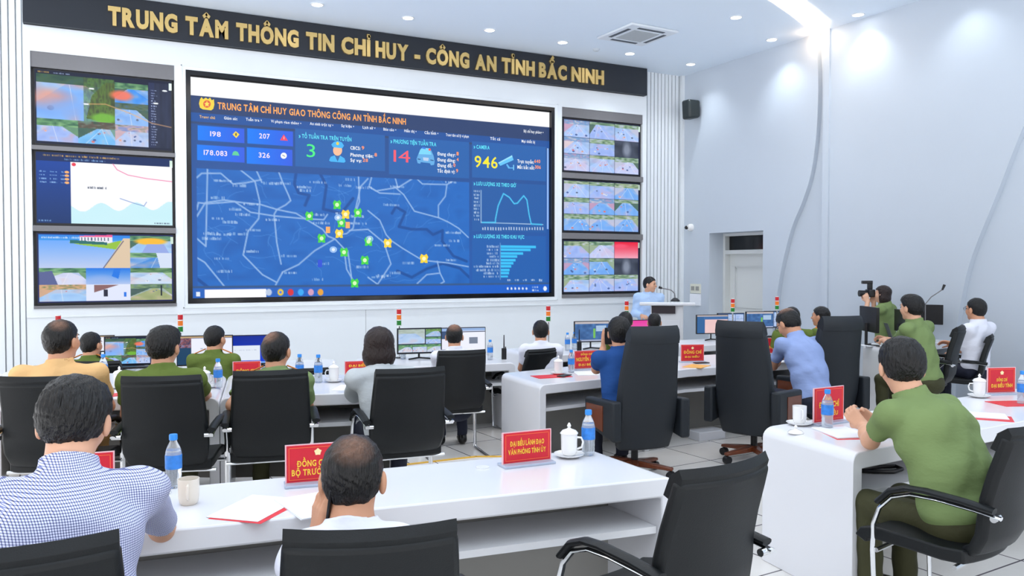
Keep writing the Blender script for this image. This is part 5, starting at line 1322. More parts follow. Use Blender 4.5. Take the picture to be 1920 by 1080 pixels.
MB().tube([(0, 0, .03), (q0.x * .8, q0.y * .8, q0.z * .7), (q0.x, q0.y, q0.z), (q0.x + (q.x - q0.x) * .3, q0.y + (q.y - q0.y) * .3, q0.z + (q.z - q0.z) * .36), (q.x * .9, q.y * .9, q.z * .92)], .006, n=8).build('gooseneck', M_dgrey, t, smooth=True)
MB().cyl((q.x * .88, q.y * .88, q.z * .91), (q.x, q.y, q.z), .011, .016, n=10).build('microphone_head', M_black, t, smooth=True)
sheet(1770, 633, ZA, -30, 'white papers at the right end of the side console', .2, .28, n=5)
sheet(1632, 648, ZA, 10, 'crumpled white paper at the left corner of the side console', .2, .2, n=3)

# ------------------------------------------------------------------ lectern
p = aD(1250, 568, 12.45); LZ0 = F1
t = thing('lectern', 'white lectern with broad slanted top and dark front tray, speaker stands behind it', 'lectern', (p.x, p.y, LZ0), R_(-36))
top = p.z - LZ0
MB().box((-.24, -.2, 0), (.24, .25, top - .03)).build('lectern_body', M_whitep, t, bevel=.01)
m = MB(); m.add([(-.41, -.28, top - .03), (.41, -.28, top - .03), (.41, .28, top - .05), (-.41, .28, top - .05), (-.41, -.28, top + .02), (.41, -.28, top + .02), (.41, .28, top), (-.41, .28, top)], [(3, 2, 1, 0), (4, 5, 6, 7), (0, 1, 5, 4), (1, 2, 6, 5), (2, 3, 7, 6), (3, 0, 4, 7)])
m.build('lectern_top', M_white, t, bevel=.015)
MB().box((-.23, -.235, top - .15), (.12, -.2, top - .035)).build('front_tray', mat('tray_brown', rgb(48, 38, 44), .5, noise=.05), t)
m = MB(); m.box((-.19, -.207, .15), (.19, -.2, top - .25)); m.build('front_moulding', M_white, t, bevel=.02)
t2 = thing('lectern_microphone', 'gooseneck microphone with black base standing on the lectern', 'microphone', aD(1266, 565, 12.45), R_(-36))
MB().lathe([(0, 0), (.07, 0), (.07, .015), (.03, .05), (0, .055)], n=18).build('microphone_base', M_black, t2, smooth=True)
MB().tube([(0, 0, .04), (-.01, 0, .12), (-.06, 0, .17), (-.15, 0, .19), (-.2, 0, .2)], .008, n=8).build('gooseneck', M_dgrey, t2, smooth=True)
MB().cyl((-.2, 0, .2), (-.25, 0, .215), .016, .02, n=10).build('microphone_head', M_black, t2, smooth=True)

# ================================================================== PEOPLE
def hair_mat(name, col, thin=None):
    if name in MATS: return MATS[name]
    m = mat(name, col, 0.33, noise=.6, nscale=60, bump=.8, bscale=110, stretch=(1.6, 1.6, .3), spec=.45)
    if thin:    # thinning crown: scalp colour shows through in a soft patch of the head
        (cx_, cy__, cz_), rad, st_ = thin
        nt = m.node_tree; b = nt.nodes['Principled BSDF']; src = b.inputs['Base Color'].links[0].from_socket
        tc = nt.nodes.new('ShaderNodeTexCoord'); vs_ = nt.nodes.new('ShaderNodeVectorMath'); vs_.operation = 'DISTANCE'; vs_.inputs[1].default_value = (cx_, cy__, cz_)
        nz = nt.nodes.new('ShaderNodeTexNoise'); nz.inputs['Scale'].default_value = 60; nz.inputs['Detail'].default_value = 5
        md = nt.nodes.new('ShaderNodeMapRange'); md.inputs[1].default_value = rad; md.inputs[2].default_value = rad * .25; md.inputs[3].default_value = 0; md.inputs[4].default_value = st_
        ml = nt.nodes.new('ShaderNodeMath'); ml.operation = 'MULTIPLY'; mx = nt.nodes.new('ShaderNodeMixRGB'); mx.inputs[2].default_value = (*rgb(158, 114, 90), 1)
        ad = nt.nodes.new('ShaderNodeMath'); ad.operation = 'MULTIPLY_ADD'; ad.inputs[1].default_value = 1.6; ad.inputs[2].default_value = .1
        nt.links.new(tc.outputs['Object'], vs_.inputs[0]); nt.links.new(vs_.outputs['Value'], md.inputs[0]); nt.links.new(tc.outputs['Object'], nz.inputs['Vector'])
        nt.links.new(nz.outputs['Fac'], ad.inputs[0]); nt.links.new(md.outputs[0], ml.inputs[0]); nt.links.new(ad.outputs[0], ml.inputs[1]); nt.links.new(ml.outputs[0], mx.inputs[0]); nt.links.new(src, mx.inputs[1]); nt.links.new(mx.outputs[0], b.inputs['Base Color'])
    return m
BLK = rgb(15, 14, 15)
H_blk = hair_mat('black_hair', BLK)
H_brn = hair_mat('dark_brown_hair', rgb(34, 20, 19))
def cloth(name, col, n=.05): return mat(name, col, .8, noise=n, nscale=8, bump=.75, bscale=11, spec=.2, stretch=(1, 1, 1.7))
C_tan = cloth('tan_shirt', rgb(236, 190, 132)); C_green = cloth('leaf_green_shirt', rgb(100, 118, 56)); C_sage = cloth('sage_green_shirt', rgb(128, 150, 100))
C_lgreen = cloth('uniform_green_shirt', rgb(122, 142, 92)); C_white = cloth('white_shirt', rgb(232, 234, 246), .02); C_blue = cloth('blue_shirt', rgb(38, 78, 142))
C_grey = cloth('pale_grey_blazer', rgb(190, 196, 200), .03); C_pblue = cloth('pale_blue_shirt', rgb(150, 170, 218), .04); C_sky = cloth('light_blue_shirt', rgb(182, 208, 244), .03)
# fine navy check on a white-lavender ground
def plaid():
    m = bpy.data.materials.new('navy_check_cotton'); m.use_nodes = True; nt = m.node_tree; b = nt.nodes['Principled BSDF']; b.inputs['Roughness'].default_value = .85
    tc = nt.nodes.new('ShaderNodeTexCoord'); sp_ = nt.nodes.new('ShaderNodeSeparateXYZ'); nt.links.new(tc.outputs['Object'], sp_.inputs[0])
    def lines(sock, freq, width):
        a = nt.nodes.new('ShaderNodeMath'); a.operation = 'MULTIPLY'; a.inputs[1].default_value = freq; nt.links.new(sock, a.inputs[0])
        f = nt.nodes.new('ShaderNodeMath'); f.operation = 'FRACT'; nt.links.new(a.outputs[0], f.inputs[0])
        l_ = nt.nodes.new('ShaderNodeMath'); l_.operation = 'LESS_THAN'; l_.inputs[1].default_value = width; nt.links.new(f.outputs[0], l_.inputs[0]); return l_.outputs[0]
    q = nt.nodes.new('ShaderNodeMath'); q.operation = 'MULTIPLY_ADD'; q.inputs[1].default_value = .6; nt.links.new(sp_.outputs['Y'], q.inputs[0]); nt.links.new(sp_.outputs['X'], q.inputs[2])
    vx = lines(q.outputs[0], 150, .36); vz = lines(sp_.outputs['Z'], 150, .3)
    ad = nt.nodes.new('ShaderNodeMath'); ad.operation = 'ADD'; nt.links.new(vx, ad.inputs[0]); nt.links.new(vz, ad.inputs[1])
    cr = nt.nodes.new('ShaderNodeValToRGB'); cr.color_ramp.interpolation = 'CONSTANT'; e = cr.color_ramp.elements; e[0].position = 0; e[0].color = (*rgb(226, 230, 250), 1); e[1].position = .3; e[1].color = (*rgb(130, 138, 188), 1)
    e2 = e.new(.8); e2.color = (*rgb(44, 46, 84), 1); hf = nt.nodes.new('ShaderNodeMath'); hf.operation = 'MULTIPLY'; hf.inputs[1].default_value = .5
    nt.links.new(ad.outputs[0], hf.inputs[0]); nt.links.new(hf.outputs[0], cr.inputs[0]); nt.links.new(cr.outputs[0], b.inputs['Base Color']); return m
C_plaid = plaid()

def nrm(v): v = np.array(v, float); return v / (np.linalg.norm(v) + 1e-9)
def hand(S, wrist, d, n, side, curl=.5, sc=1.0, spread=0.0, thumb=.5):
    wrist = np.array(wrist); d = nrm(d); n = nrm(np.array(n) - d * (np.array(n) @ d)); w_ = np.cross(d, n) * side
    L = [.074, .082, .076, .060]
    for i in range(4):
        k0 = wrist + w_ * (.016 - .011 * i) * sc; kn = wrist + (d * (.088 - .004 * abs(i - 1)) + w_ * (.031 - .0205 * i)) * sc
        S.cap(k0, kn, .0145 * sc, .0115 * sc, k=.012)
        a = curl * .5; p = kn; dd = nrm(d + w_ * spread * (1.2 - i) * .5)
        for f_, r0, r1 in ((.45, .0098, .0092), (.31, .0092, .0085), (.24, .0085, .0072)):
            v = dd * math.cos(a) + n * math.sin(a); q = p + v * L[i] * f_ * sc; S.cap(p, q, r0 * sc, r1 * sc, k=.003); p = q; a += curl * 1.0
    t0 = wrist + (d * .018 + w_ * .020) * sc; t1 = wrist + (d * .052 + w_ * .052 + n * .012 * (1 + thumb)) * sc; t2 = t1 + nrm(d * .8 + n * thumb + w_ * (.25 - .5 * thumb)) * .036 * sc; t3 = t2 + nrm(d * .9 + n * thumb * 1.3 - w_ * .4 * thumb) * .028 * sc
    S.cap(t0, t1, .015 * sc, .0125 * sc, k=.012); S.cap(t1, t2, .0115 * sc, .0105 * sc, k=.003); S.cap(t2, t3, .0105 * sc, .008 * sc, k=.003)

def person(label, px, py, D, floor, azd, lean=8, haz=None, hpitch=5, hroll=0, shirt=None, sleeve='short', skin=None, hair='short', hmat=None, trousers=None, res=.009, sc=1.0, stand=False,
           elbL=None, elbR=None, wrL=None, wrR=None, hL=None, hR=None, girth=1.0, hz=None, sx=0.0, glasses=False, face=False, eps=False, hump=0.0, hscale=1.05, shw=.185, legs=True, sleeve_len=.66):
    skin = skin or M_skin; hmat = hmat or H_blk; trousers = trousers or M_navy
    W = aD(px, py, D); a = R_(azd); haz = azd if haz is None else haz
    Rh = (Matrix.Rotation(-R_(haz - azd), 3, 'Z') @ Matrix.Rotation(-R_(hpitch), 3, 'X') @ Matrix.Rotation(R_(hroll), 3, 'Y'))
    RH = np.array(Rh); hs = sc * hscale
    hz = hz if hz is not None else (.90 * sc if stand else .50)
    delta = -(RH @ np.array([0, -.015, -.08]) * hs + np.array([0, -.022 - hump * .4, -.046]) * sc)
    HcZ = W.z - floor; NBz = HcZ - delta[2]; hh = NBz - hz
    NB = np.array([sx, math.tan(R_(lean)) * hh, NBz]); Hc = NB + delta
    Rz = Matrix.Rotation(-a, 3, 'Z'); off = Rz @ Vector(Hc)
    root = thing('person', label, 'person', (W.x - off.x, W.y - off.y, floor), -a)
    Rzi = Rz.transposed(); T = Vector(root.location)
    def loc(p):
        if p is None: return None
        return np.array(Rzi @ (aD(*p) - T)) if not isinstance(p, np.ndarray) else p
    hip = np.array([0, 0, hz]); u = NB - hip; Lt = np.linalg.norm(u); u = u / Lt; f = nrm(np.cross(u, [1, 0, 0]) * -1); f = f if f[1] > 0 else -f; X = np.array([1., 0, 0])
    up = lambda t, b_=0.0: hip + u * Lt * t + f * (b_ - hump * math.sin(math.pi * t) )
    sh = [NB + X * s * shw * sc - u * .062 * sc - f * .01 for s in (-1, 1)]
    elbs, wrs = [], []
    for i, (e, w_) in enumerate(((elbL, wrL), (elbR, wrR))):
        s = -1 if i == 0 else 1
        e = loc(e); w_ = loc(w_)
        if e is None:
            e = sh[i] + nrm([s * .10, .5 if not stand else .05, -.85]) * .28 * sc if not stand else sh[i] + nrm([s * .18, .05, -1]) * .29 * sc
        if w_ is None:
            w_ = e + (nrm([-s * .35, .93, .12]) if not stand else nrm([-s * .4, .8, -.1])) * .25 * sc
        elbs.append(e); wrs.append(w_)
    pts = [hip, Hc + [0, 0, .15], Hc - [0, .15, 0], Hc + [0, .16, 0]] + sh + elbs + wrs
    zlo = 0.0 if legs else hz - .14
    lo = np.min(pts, 0) - .19; hi = np.max(pts, 0) + .19; lo[2] = min(lo[2], zlo) if legs else zlo; hi[2] = max(p[2] for p in pts) + .14
    # ---- body
    S = SDF(lo, hi, res)
    Hp = lambda x, y, z: Hc + RH @ (np.array([x, y, z]) * hs)
    S.cap(up(.05), up(.3), .085 * sc * girth, k=.0); S.cap(up(.3), up(.75), .085 * sc * girth, .10 * sc * girth, k=.05)
    S.cap(sh[0] - u * .02, sh[1] - u * .02, .048 * sc, k=.05); S.cap(up(.9), NB, .07 * sc, .06 * sc, k=.04)
    for i in (0, 1):
        S.cap(sh[i], elbs[i], .046 * sc, .040 * sc, k=.03); S.cap(elbs[i], elbs[i] + (wrs[i] - elbs[i]) * .45, .041 * sc, .038 * sc, k=.02); S.cap(elbs[i] + (wrs[i] - elbs[i]) * .4, wrs[i], .039 * sc, .027 * sc, k=.02)
        hd = (hL, hR)[i] or {}; s = -1 if i == 0 else 1
        d = nrm(wrs[i] - elbs[i]); 
        if 'd' in hd: d = np.array(hd['d'], float)
        n = np.array(hd.get('n', [-s * .5, 0, -.85]), float); hand(S, wrs[i], d, n, hd.get('side', -s if i == 0 else -s), hd.get('curl', .45), sc * hd.get('sc', 1.0), hd.get('spread', 0), hd.get('thumb', .5))
    S.cap(NB - u * .02, Hp(0, -.022, -.05), .066 * sc, .060 * hs, k=.025)
    S.ell(Hp(0, -.012, .035), np.array([.076, .094, .083]) * hs, RH, k=.02)
    S.ell(Hp(0, .022, -.03), np.array([.062, .066, .074]) * hs, RH, k=.03)
    S.ell(Hp(0, .056, -.09), np.array([.028, .024, .020]) * hs, RH, k=.03)
    for s in (-1, 1):
        S.ell(Hp(s * .040, .056, -.02), np.array([.026, .024, .03]) * hs, RH, k=.02)
        S.ell(Hp(s * .085, -.008, -.008), np.array([.012, .021, .034]) * hs, RH, k=.010)
    S.cap(Hp(-.032, .074, .032), Hp(.032, .074, .032), .011 * hs, k=.015)
    for s in (-1, 1): S.ell(Hp(s * .031, .096, .012), np.array([.017, .014, .009]) * hs, RH, k=.012, op='sub')
    S.cap(Hp(0, .084, .015), Hp(0, .104, -.020), .008 * hs, .013 * hs, k=.012)
    S.ell(Hp(0, .083, -.052), np.array([.024, .011, .011]) * hs, RH, k=.010)
    if legs:
        for s in (-1, 1):
            h0 = np.array([s * .09 * sc, 0, hz]); kn = np.array([s * .12 * sc, (.42 if not stand else .02) * sc, hz + .0 if not stand else .48 * sc]); an = np.array([s * (.12 if not stand else .11) * sc, (.40 if not stand else -.02) * sc, .07])
            S.cap(h0, kn, .07 * sc, .05 * sc, k=.03); S.cap(kn, an, .047 * sc, .034 * sc, k=.02); S.cap(an, an + [0, .12, -.03], .032, .026, k=.02)
    S.mesh('body', skin, root)
    # ---- shirt
    S = SDF(lo, hi, res); g_ = girth * sc
    S.ell(up(.10, .0), np.array([.176 * g_, .128 * g_, .13 * sc]), k=0); S.ell(up(.36, -.0), np.array([.176 * g_, .124 * g_, .18 * sc]), k=.06)
    S.ell(up(.66, -.0), np.array([.182 * g_, .122 * g_, .17 * sc]), k=.06)
    S.cap(sh[0] - u * .015, sh[1] - u * .015, .060 * sc, k=.05); S.ell(NB - u * .05 * sc - f * .012, np.array([.12, .075, .06]) * sc, k=.05)
    for i in (0, 1):
        e = sh[i] + (elbs[i] - sh[i]) * (sleeve_len if sleeve == 'short' else 1.0)
        S.cap(sh[i] - u * .01, e, .054 * sc, .058 * sc, k=.06, flat=(sleeve == 'short'))
        if sleeve == 'long':
            w2 = elbs[i] + (wrs[i] - elbs[i]) * .93; S.cap(elbs[i], w2, .058 * sc, .042 * sc, k=.03, flat=True)
    c0 = NB - u * .005; c1 = NB + (Hp(0, -.03, -.06) - NB) * .45 * 1.0
    S.cap(c0, c1, .084 * sc, .078 * sc, k=.016, flat=True); cc = c1 + (c1 - c0) * .6
    S.cap(c0 + (c1 - c0) * .5, cc, .062 * sc, .064 * sc, k=.004, op='sub')
    ph = px * .37; amp = .0042
    S.every(lambda F, X_, Y_, Z_: F + amp * (np.sin(34 * Z_ + 9 * np.sin(6 * X_ + ph) + 6 * Y_) * .6 + np.sin(23 * X_ + 17 * Z_ * np.sign(X_ + .001) + 5 * np.sin(11 * Z_ + ph)) * .6))
    # cut at the belt
    S.every(lambda F, X_, Y_, Z_: np.maximum(F, (hz - .06) - Z_))
    S.mesh('blazer' if sleeve == 'long' and hair == 'bob' else 'shirt', shirt, root)
    # ---- trousers, shoes
    if legs:
        S = SDF(lo, hi, max(res, .009)); S.ell(hip + [0, 0, .0], np.array([.17 * g_, .135 * g_, .12 * sc]), k=0)
        for s in (-1, 1):
            h0 = np.array([s * .09 * sc, 0, hz]); kn = np.array([s * .12 * sc, (.42 if not stand else .02) * sc, hz if not stand else .48 * sc]); an = np.array([s * (.12 if not stand else .11) * sc, (.40 if not stand else -.02) * sc, .09])
            S.cap(h0, kn, .088 * sc, .068 * sc, k=.03 if s < 0 else .02); S.cap(kn, an, .064 * sc, .056 * sc, k=.02, flat=True)
        S.every(lambda F, X_, Y_, Z_: np.maximum(F, Z_ - (hz + .07)) + .002 * np.sin(50 * Z_ + 20 * X_))
        S.mesh('trousers', trousers, root)
        for s in (-1, 1):
            q = SDF((s * .12 * sc - .1, .2 if not stand else -.2, -.02), (s * .12 * sc + .1, .7 if not stand else .3, .2), .009)
            an = np.array([s * (.12 if not stand else .11) * sc, (.40 if not stand else -.02) * sc, .05])
            q.cap(an + [0, -.03, 0], an + [0, .14, -.012], .043, .038, k=0); q.cap(an, an + [0, 0, .04], .042, .044, k=.02); q.every(lambda F, X_, Y_, Z_: np.maximum(F, .002 - Z_)); q.mesh('shoe', M_shoe, root)
    # ---- hair in the head's own frame
    hr = min(res, .007); S = SDF((-.14, -.16, -.22), (.14, .13, .16), hr)
    if hair in ('short', 'full', 'thin'):
        q = {'short': .0, 'full': .008, 'thin': -.004}[hair]
        S.ell((0, -.014, .042), (.084 + q, .102 + q, .088 + q), k=0); S.ell((0, -.038, .0), (.078 + q * .6, .074 + q, .082), k=.03)
        if hair == 'full': S.ell((.01, .03, .085), (.065, .06, .045), k=.03)
        ys = [-.12, -.07, -.03, .0, .035, .06, .08, .13]; zs = [-.072, -.070, -.045, -.005, .035, .066, .074, .08]
        S.every(lambda F, X_, Y_, Z_: np.maximum(F, (np.interp(Y_, ys, zs) - Z_) * .8))
        for s in (-1, 1): S.ell((s * .098, -.002, -.016), (.030, .032, .042), k=.006, op='sub')
    else:
        S.ell((0, -.018, .035), (.096, .112, .095), k=0); S.ell((0, -.03, -.055), (.106, .088, .105), k=.03)
        S.every(lambda F, X_, Y_, Z_: np.maximum(np.maximum(F, -.145 - Z_), np.minimum(Y_ - .02 - .5 * np.maximum(0, Z_ - .03), .065 - Z_ + 0 * X_)))
    if hair != 'bob': S.every(lambda F, X_, Y_, Z_: F + (.0026 if hair == 'full' else .0012) * np.sin(24 * np.arctan2(X_ + .01, Y_ + .055) + 2.5 * np.sin(34 * Z_)) * np.clip(np.hypot(X_, Y_ + .055) / .04, 0, 1))
    S.every(lambda F, X_, Y_, Z_: F + .0012 * np.sin(170 * X_ + 40 * Y_ + 8 * np.sin(40 * Z_)) + .0010 * np.sin(140 * Y_ + 60 * X_ + 30 * Z_))
    ho = S.mesh('hair', hmat, root)
    Mh = Matrix.Translation(Vector(Hc)) @ Rh.to_4x4() @ Matrix.Scale(hs, 4); ho.matrix_local = Mh
    def hchild(mb, name, mt, smooth=True): o = mb.build(name, mt, root, smooth=smooth); o.matrix_local = Mh; return o
    if face:
        for s in (-1, 1):
            hchild(MB().lathe([(0, -.006), (.008, -.004), (.012, 0), (.008, .004), (0, .006)], c=(0, 0, 0), n=12), 'eye', M_eye).matrix_local = Mh @ Matrix.Translation((s * .031, .083, .011)) @ Matrix.Scale(.8, 4)
            hchild(MB().tube([(s * .016, .0915, .030), (s * .030, .0915, .034), (s * .046, .082, .029)], .0028, n=6), 'eyebrow', M_eye)
        hchild(MB().tube([(-.022, .087, -.052), (0, .0955, -.053), (.022, .087, -.052)], .0032, n=6), 'lips', M_lip)
    if glasses:
        m = MB()
        for s in (-1, 1):
            m.tube([(s * .031 + .021 * math.cos(k * math.pi / 6), .103, .010 + .016 * math.sin(k * math.pi / 6)) for k in range(13)], .0018, n=5)
            m.tube([(s * .052, .102, .014), (s * .078, .05, .014), (s * .083, -.01, .004)], .002, n=5)
        m.tube([(-.010, .104, .013), (.010, .104, .013)], .0018, n=5)
        hchild(m, 'glasses', M_glass)
    if eps:
        for s in (-1, 1):
            i = 0 if s < 0 else 1; o_ = MB().box((-.055, -.02, 0), (.055, .02, .008)).build('epaulette', mat('gold_braid', rgb(206, 120, 40), .5, noise=.3, nscale=90), root, bevel=.003)
            o_.location = Vector(NB + X * s * .125 * sc + u * .0 + np.array([0, -.01, .012])); o_.rotation_euler = (R_(-lean), s * .42, 0)
    return root, loc

# --- foreground
person('person in navy and white checked shirt hunched over the nearest desk, seen from behind', 140, 795, 2.42, F0, 8, lean=22, haz=14, hpitch=22, shirt=C_plaid, skin=M_skin, hair='full', res=.0062, girth=1.16, shw=.20,
       elbR=(304, 992, 2.80), wrR=(150, 965, 3.05), elbL=(-60, 985, 2.55), wrL=(60, 960, 2.95), hump=.04, sleeve_len=.76, legs=True)
H_thin1 = hair_mat('thinning_black_hair', BLK, ((.01, -.085, .095), .07, .5))
ph, loc = person('person in white shirt at bottom centre holding a phone to the left ear, crown thinning', 662, 900, 2.45, F0, 14, lean=4, haz=24, hpitch=12, shirt=C_white, skin=M_skin2, hair='short', hmat=H_thin1, res=.0055, girth=.92, hump=.03,
       shw=.145, elbL=(612, 1100, 2.42), wrL=(594, 1008, 2.42), hL={'d': [.10, .12, 1.0], 'n': [.9, .35, .1], 'curl': .42, 'thumb': .9, 'side': 1}, elbR=(820, 1075, 2.5), wrR=(780, 1060, 2.75), sleeve_len=.8)
o = MB().box((-.036, -.0045, -.075), (.036, .0045, .075)).build('mobile_phone', M_black, None, bevel=.003); p = aD(617, 950, 2.40)
o.location = p; o.rotation_euler = Euler((R_(8), R_(-16), R_(70)), 'XYZ'); tag(o, 'black mobile phone held to the ear of the man in white at bottom centre', 'phone')
person('person in green uniform shirt leaning on the near right desk with clasped hands', 1690, 690, 3.95, F0, 2, lean=28, haz=34, hpitch=14, hroll=0, shirt=C_lgreen, skin=M_skin, hair='full', trousers=M_olive, res=.0062, girth=1.22, shw=.19,
       elbL=(1632, 826, 3.98), wrL=(1618, 798, 4.16), elbR=(1745, 816, 4.2), wrR=(1640, 792, 4.32), hL={'d': [-.05, .8, .55], 'n': [.9, .1, -.1], 'curl': .75, 'thumb': .6, 'side': 1}, hR={'d': [-.75, .35, .5], 'n': [-.4, -.1, .1], 'curl': .8, 'thumb': .6, 'side': -1}, hump=.05, hscale=1.1)
# --- second row
H_thin2 = hair_mat('receding_black_hair', BLK, ((.03, -.06, .11), .06, .6))
person('heavy-set person in tan short-sleeved shirt at far left of the second row', 117, 640, 5.15, F0, 14, lean=2, haz=38, hpitch=-2, shirt=C_tan, skin=M_skin2, hair='short', hmat=H_thin2, trousers=cloth('tan_trousers', rgb(176, 134, 84)), res=.008, girth=1.25, shw=.215, face=True, hscale=1.08)
person('person in dark green shirt with glasses in front of the signal tower, second row', 308, 652, 5.25, F0, 12, lean=12, haz=33, hpitch=4, shirt=C_green, skin=M_skin2, hair='full', trousers=M_olive, res=.008, girth=1.12, glasses=True, face=True, elbR=(384, 742, 5.62), wrR=(350, 735, 5.9), shw=.20)
H_thin3 = hair_mat('thin_crown_hair', BLK, ((-.02, -.075, .10), .07, .75))
person('person in sage uniform shirt with gold epaulettes and a whorled crown', 519, 659, 5.55, F0, 14, lean=10, haz=36, hpitch=4, shirt=C_sage, skin=M_skin2, hair='short', hmat=H_thin3, trousers=M_olive, res=.008, girth=1.15, eps=True, face=True, elbL=(436, 760, 5.35), wrL=(450, 738, 5.75))
person('person with dark bobbed hair in pale grey blazer leaning on the desk', 711, 650, 5.5, F0, 10, lean=10, haz=20, hpitch=8, shirt=C_grey, sleeve='long', skin=M_skin3, hair='bob', hmat=H_brn, res=.008, sx=-.06, elbL=(664, 737, 5.68), wrL=(690, 722, 5.95), girth=.92, shw=.175)
# --- by the consoles at left
person('small person in green shirt looking right, between the tan and dark green shirted men', 172, 647, 7.6, F1, 20, lean=4, haz=42, hpitch=0, shirt=C_green, skin=M_skin2, trousers=M_olive, sc=.92, face=True, hz=.40, eps=True)
person('slim person in green shirt in front of the map monitor, face turned right', 404, 636, 7.6, F1, 20, lean=4, haz=46, hpitch=2, shirt=C_green, skin=M_skin2, trousers=M_olive, sc=.95, face=True, hz=.42, eps=True)
H_bald = hair_mat('balding_crown_hair', BLK, ((.0, -.055, .105), .085, 1.0))
person('balding person in white shirt at the console with two lit monitors', 852, 632, 7.9, F1, 16, lean=10, haz=26, hpitch=6, shirt=C_white, skin=M_skin2, hair='short', hmat=H_bald, sc=.9, hz=.40)
person('person in white short sleeves with neat black hair, in front of the blue-lit console', 1014, 622, 8.95, F1, 22, lean=8, haz=30, hpitch=2, shirt=C_white, skin=M_skin2, sc=.95, hz=.42)
# --- leaders' desk
person('person in blue shirt photographing with raised hands at the centre desk', 1161, 625, 6.95, F1, 18, lean=8, haz=26, hpitch=-4, shirt=C_blue, skin=M_skin2, hair='full', res=.008, girth=1.0, sx=0, hscale=1.05,
       elbL=(1118, 692, 7.1), wrL=(1131, 652, 7.25), elbR=(1180, 690, 7.15), wrR=(1152, 655, 7.3), hL={'d': [0, .15, 1], 'n': [.9, -.1, 0], 'curl': .12, 'side': 1}, hR={'d': [-.1, .15, 1], 'n': [-.9, -.1, 0], 'curl': .3, 'side': -1})
o = MB().box((-.036, -.0045, -.075), (.036, .0045, .075)).build('mobile_phone', M_black, None, bevel=.003); o.location = aD(1141, 630, 7.3); o.rotation_euler = Euler((0, 0, -R_(15)), 'XYZ'); tag(o, 'dark phone held up between the hands of the man in blue', 'phone')
person('far black-haired person almost hidden behind the blue-shirted man\'s head', 1172, 604, 9.4, F1, 20, lean=6, haz=20, hpitch=8, shirt=C_green, skin=M_skin2, sc=.9, hz=.40)
person('far person with short black hair just above the leftmost tall chair', 1227, 605, 10.2, F1, 30, lean=6, haz=37, hpitch=4, shirt=C_green, skin=M_skin2, sc=.9, hz=.40)
H_bald2 = hair_mat('bald_top_hair', BLK, ((.0, -.045, .115), .085, 1.2))
person('person in pale blue shirt bowed over his writing, bald on top, with glasses', 1478, 608, 8.05, F1, 8, lean=24, haz=-4, hpitch=34, shirt=C_pblue, skin=M_skin2, hair='short', hmat=H_bald2, res=.008, girth=1.08, glasses=True, face=True, hump=.04, sc=1.05, hscale=1.12, elbL=(1450, 686, 8.15), wrL=(1462, 673, 8.45), elbR=(1500, 690, 8.4), wrR=(1482, 672, 8.6), shw=.185)
person('black-haired person behind the bowed bald man\'s head', 1484, 596, 9.5, F1, 24, lean=6, haz=24, hpitch=6, shirt=C_green, skin=M_skin2, sc=.95, hz=.40)
person('person in green uniform in left profile, between the bowed man and the right tall chair', 1538, 594, 9.9, F1, -10, lean=4, haz=-22, hpitch=0, shirt=C_green, skin=M_skin2, sc=.95, eps=True, face=True, hz=.42)
# --- stage
person('smiling person in light blue shirt standing and speaking at the lectern', 1219, 534, 13.2, F1, 212, lean=2, haz=150, hpitch=4, shirt=C_sky, sleeve='long', skin=M_skin, hair='short', stand=True, sc=.98, face=True, res=.009, sleeve_len=1.0)
# --- right side
person('person with bobbed hair in green shirt taking a photograph with a raised camera', 1654, 552, 10.2, F1, -18, lean=2, haz=-22, hpitch=0, shirt=C_lgreen, skin=M_skin3, hair='bob', hmat=H_brn, stand=True, sc=.92, res=.0085, hz=.83, hscale=.96,
       elbL=(1622, 592, 10.2), wrL=(1627, 566, 10.25), elbR=(1640, 590, 10.3), wrR=(1638, 568, 10.3), hL={'d': [-.1, .3, .9], 'n': [.5, .4, .6], 'curl': .6, 'side': 1})
cp_ = aD(1630, 550, 10.3); t = thing('photo_camera', 'black photo camera with raised flash held by the woman in green', 'camera', cp_, R_(62))
MB().box((-.07, -.05, -.045), (.07, .03, .05)).build('camera_body', M_black, t, bevel=.012)
MB().cyl((0, .03, 0), (0, .13, 0), .036, .040, n=18).build('camera_lens', M_black, t, smooth=True)
MB().box((-.03, -.03, .05), (.03, .02, .13)).box((-.035, -.03, .12), (.035, .09, .16)).build('flash_unit', M_black, t, bevel=.006)
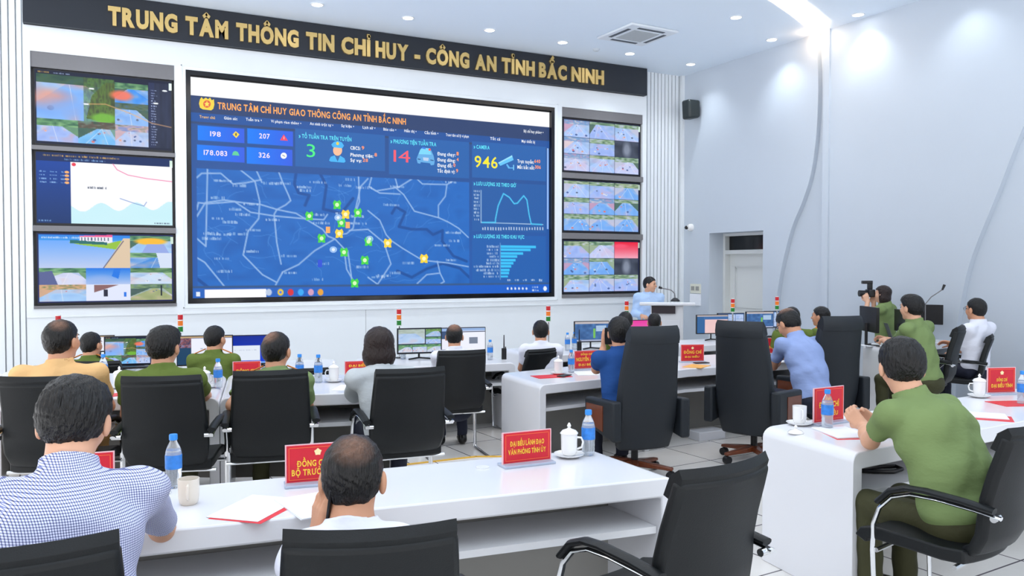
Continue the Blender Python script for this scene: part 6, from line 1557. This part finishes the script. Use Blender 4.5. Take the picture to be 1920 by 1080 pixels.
person('person in green shirt with joined hands before a laptop, at the right console', 1708, 578, 8.15, F0, -8, lean=14, haz=-2, hpitch=2, shirt=C_lgreen, skin=M_skin, hair='full', trousers=M_olive, res=.008, face=True, eps=False, hscale=1.04,
       elbL=(1672, 652, 8.6), wrL=(1658, 638, 8.95), elbR=(1720, 652, 8.9), wrR=(1664, 636, 9.1), hL={'curl': .8, 'thumb': .6}, hR={'curl': .8, 'thumb': .6})
person('person in white shirt and glasses watching from a chair by the right wall', 1829, 581, 8.95, F0, -2, lean=-4, haz=4, hpitch=0, shirt=C_white, skin=M_skin2, hair='short', trousers=M_navy, res=.008, face=True, glasses=True, sleeve_len=.85, hscale=1.02, elbL=(1800, 655, 9.0), wrL=(1782, 660, 9.2))


p = az(1655, 884, ZA - .245 + .03)
o = MB().tube([(-.16, .03, .012), (-.08, -.03, .012), (.02, -.06, .012), (.10, -.03, .014), (.11, .03, .014), (.03, .05, .012), (-.1, .04, .012)], .011, n=8).build('power_cable', M_black, None, smooth=True)
put(o, (p.x, p.y, p.z), -.2); tag(o, 'black cable loop lying on the shelf under the near right desk', 'cable')
o = MB().box((-.24, -.08, 0), (.24, .08, .03)).build('keyboard', M_black, None, bevel=.006); p = az(1640, 872, ZA - .215); put(o, (p.x + .05, p.y + .1, ZA - .215), .1); tag(o, 'black keyboard on the shelf under the near right desk', 'keyboard')

GROUPS = {'conference_chair': 'black leather conference chairs', 'executive_chair': 'tall executive chairs at the centre desk', 'water_bottle': 'blue-capped water bottles on the desks',
          'lidded_cup': 'white lidded cups on the desks', 'coffee_mug': 'open cups without their lids', 'name_plate': 'red name plates on the desks', 'conference_desk': 'white conference desks', 'operator_console': 'operator consoles before the display wall',
          'wall_monitor': 'monitors in the side bays of the display wall', 'desk_monitor': 'computer monitors on the consoles', 'paper_sheet': 'papers on the desks', 'paper_folder': 'coloured folders on the desks', 'walkie_talkie': 'walkie-talkies on the consoles',
          'cup_lid': 'cup lids on the desks', 'person': 'people in the command room', 'smartphone': 'phones lying on the centre desk', 'mobile_phone': 'phones held in hands', 'keyboard': 'black keyboards'}
for o in list(C.objects):
    b_ = o.name.split('.')[0]
    if o.parent is None and b_ in GROUPS and 'group' not in o: o['group'] = GROUPS[b_]
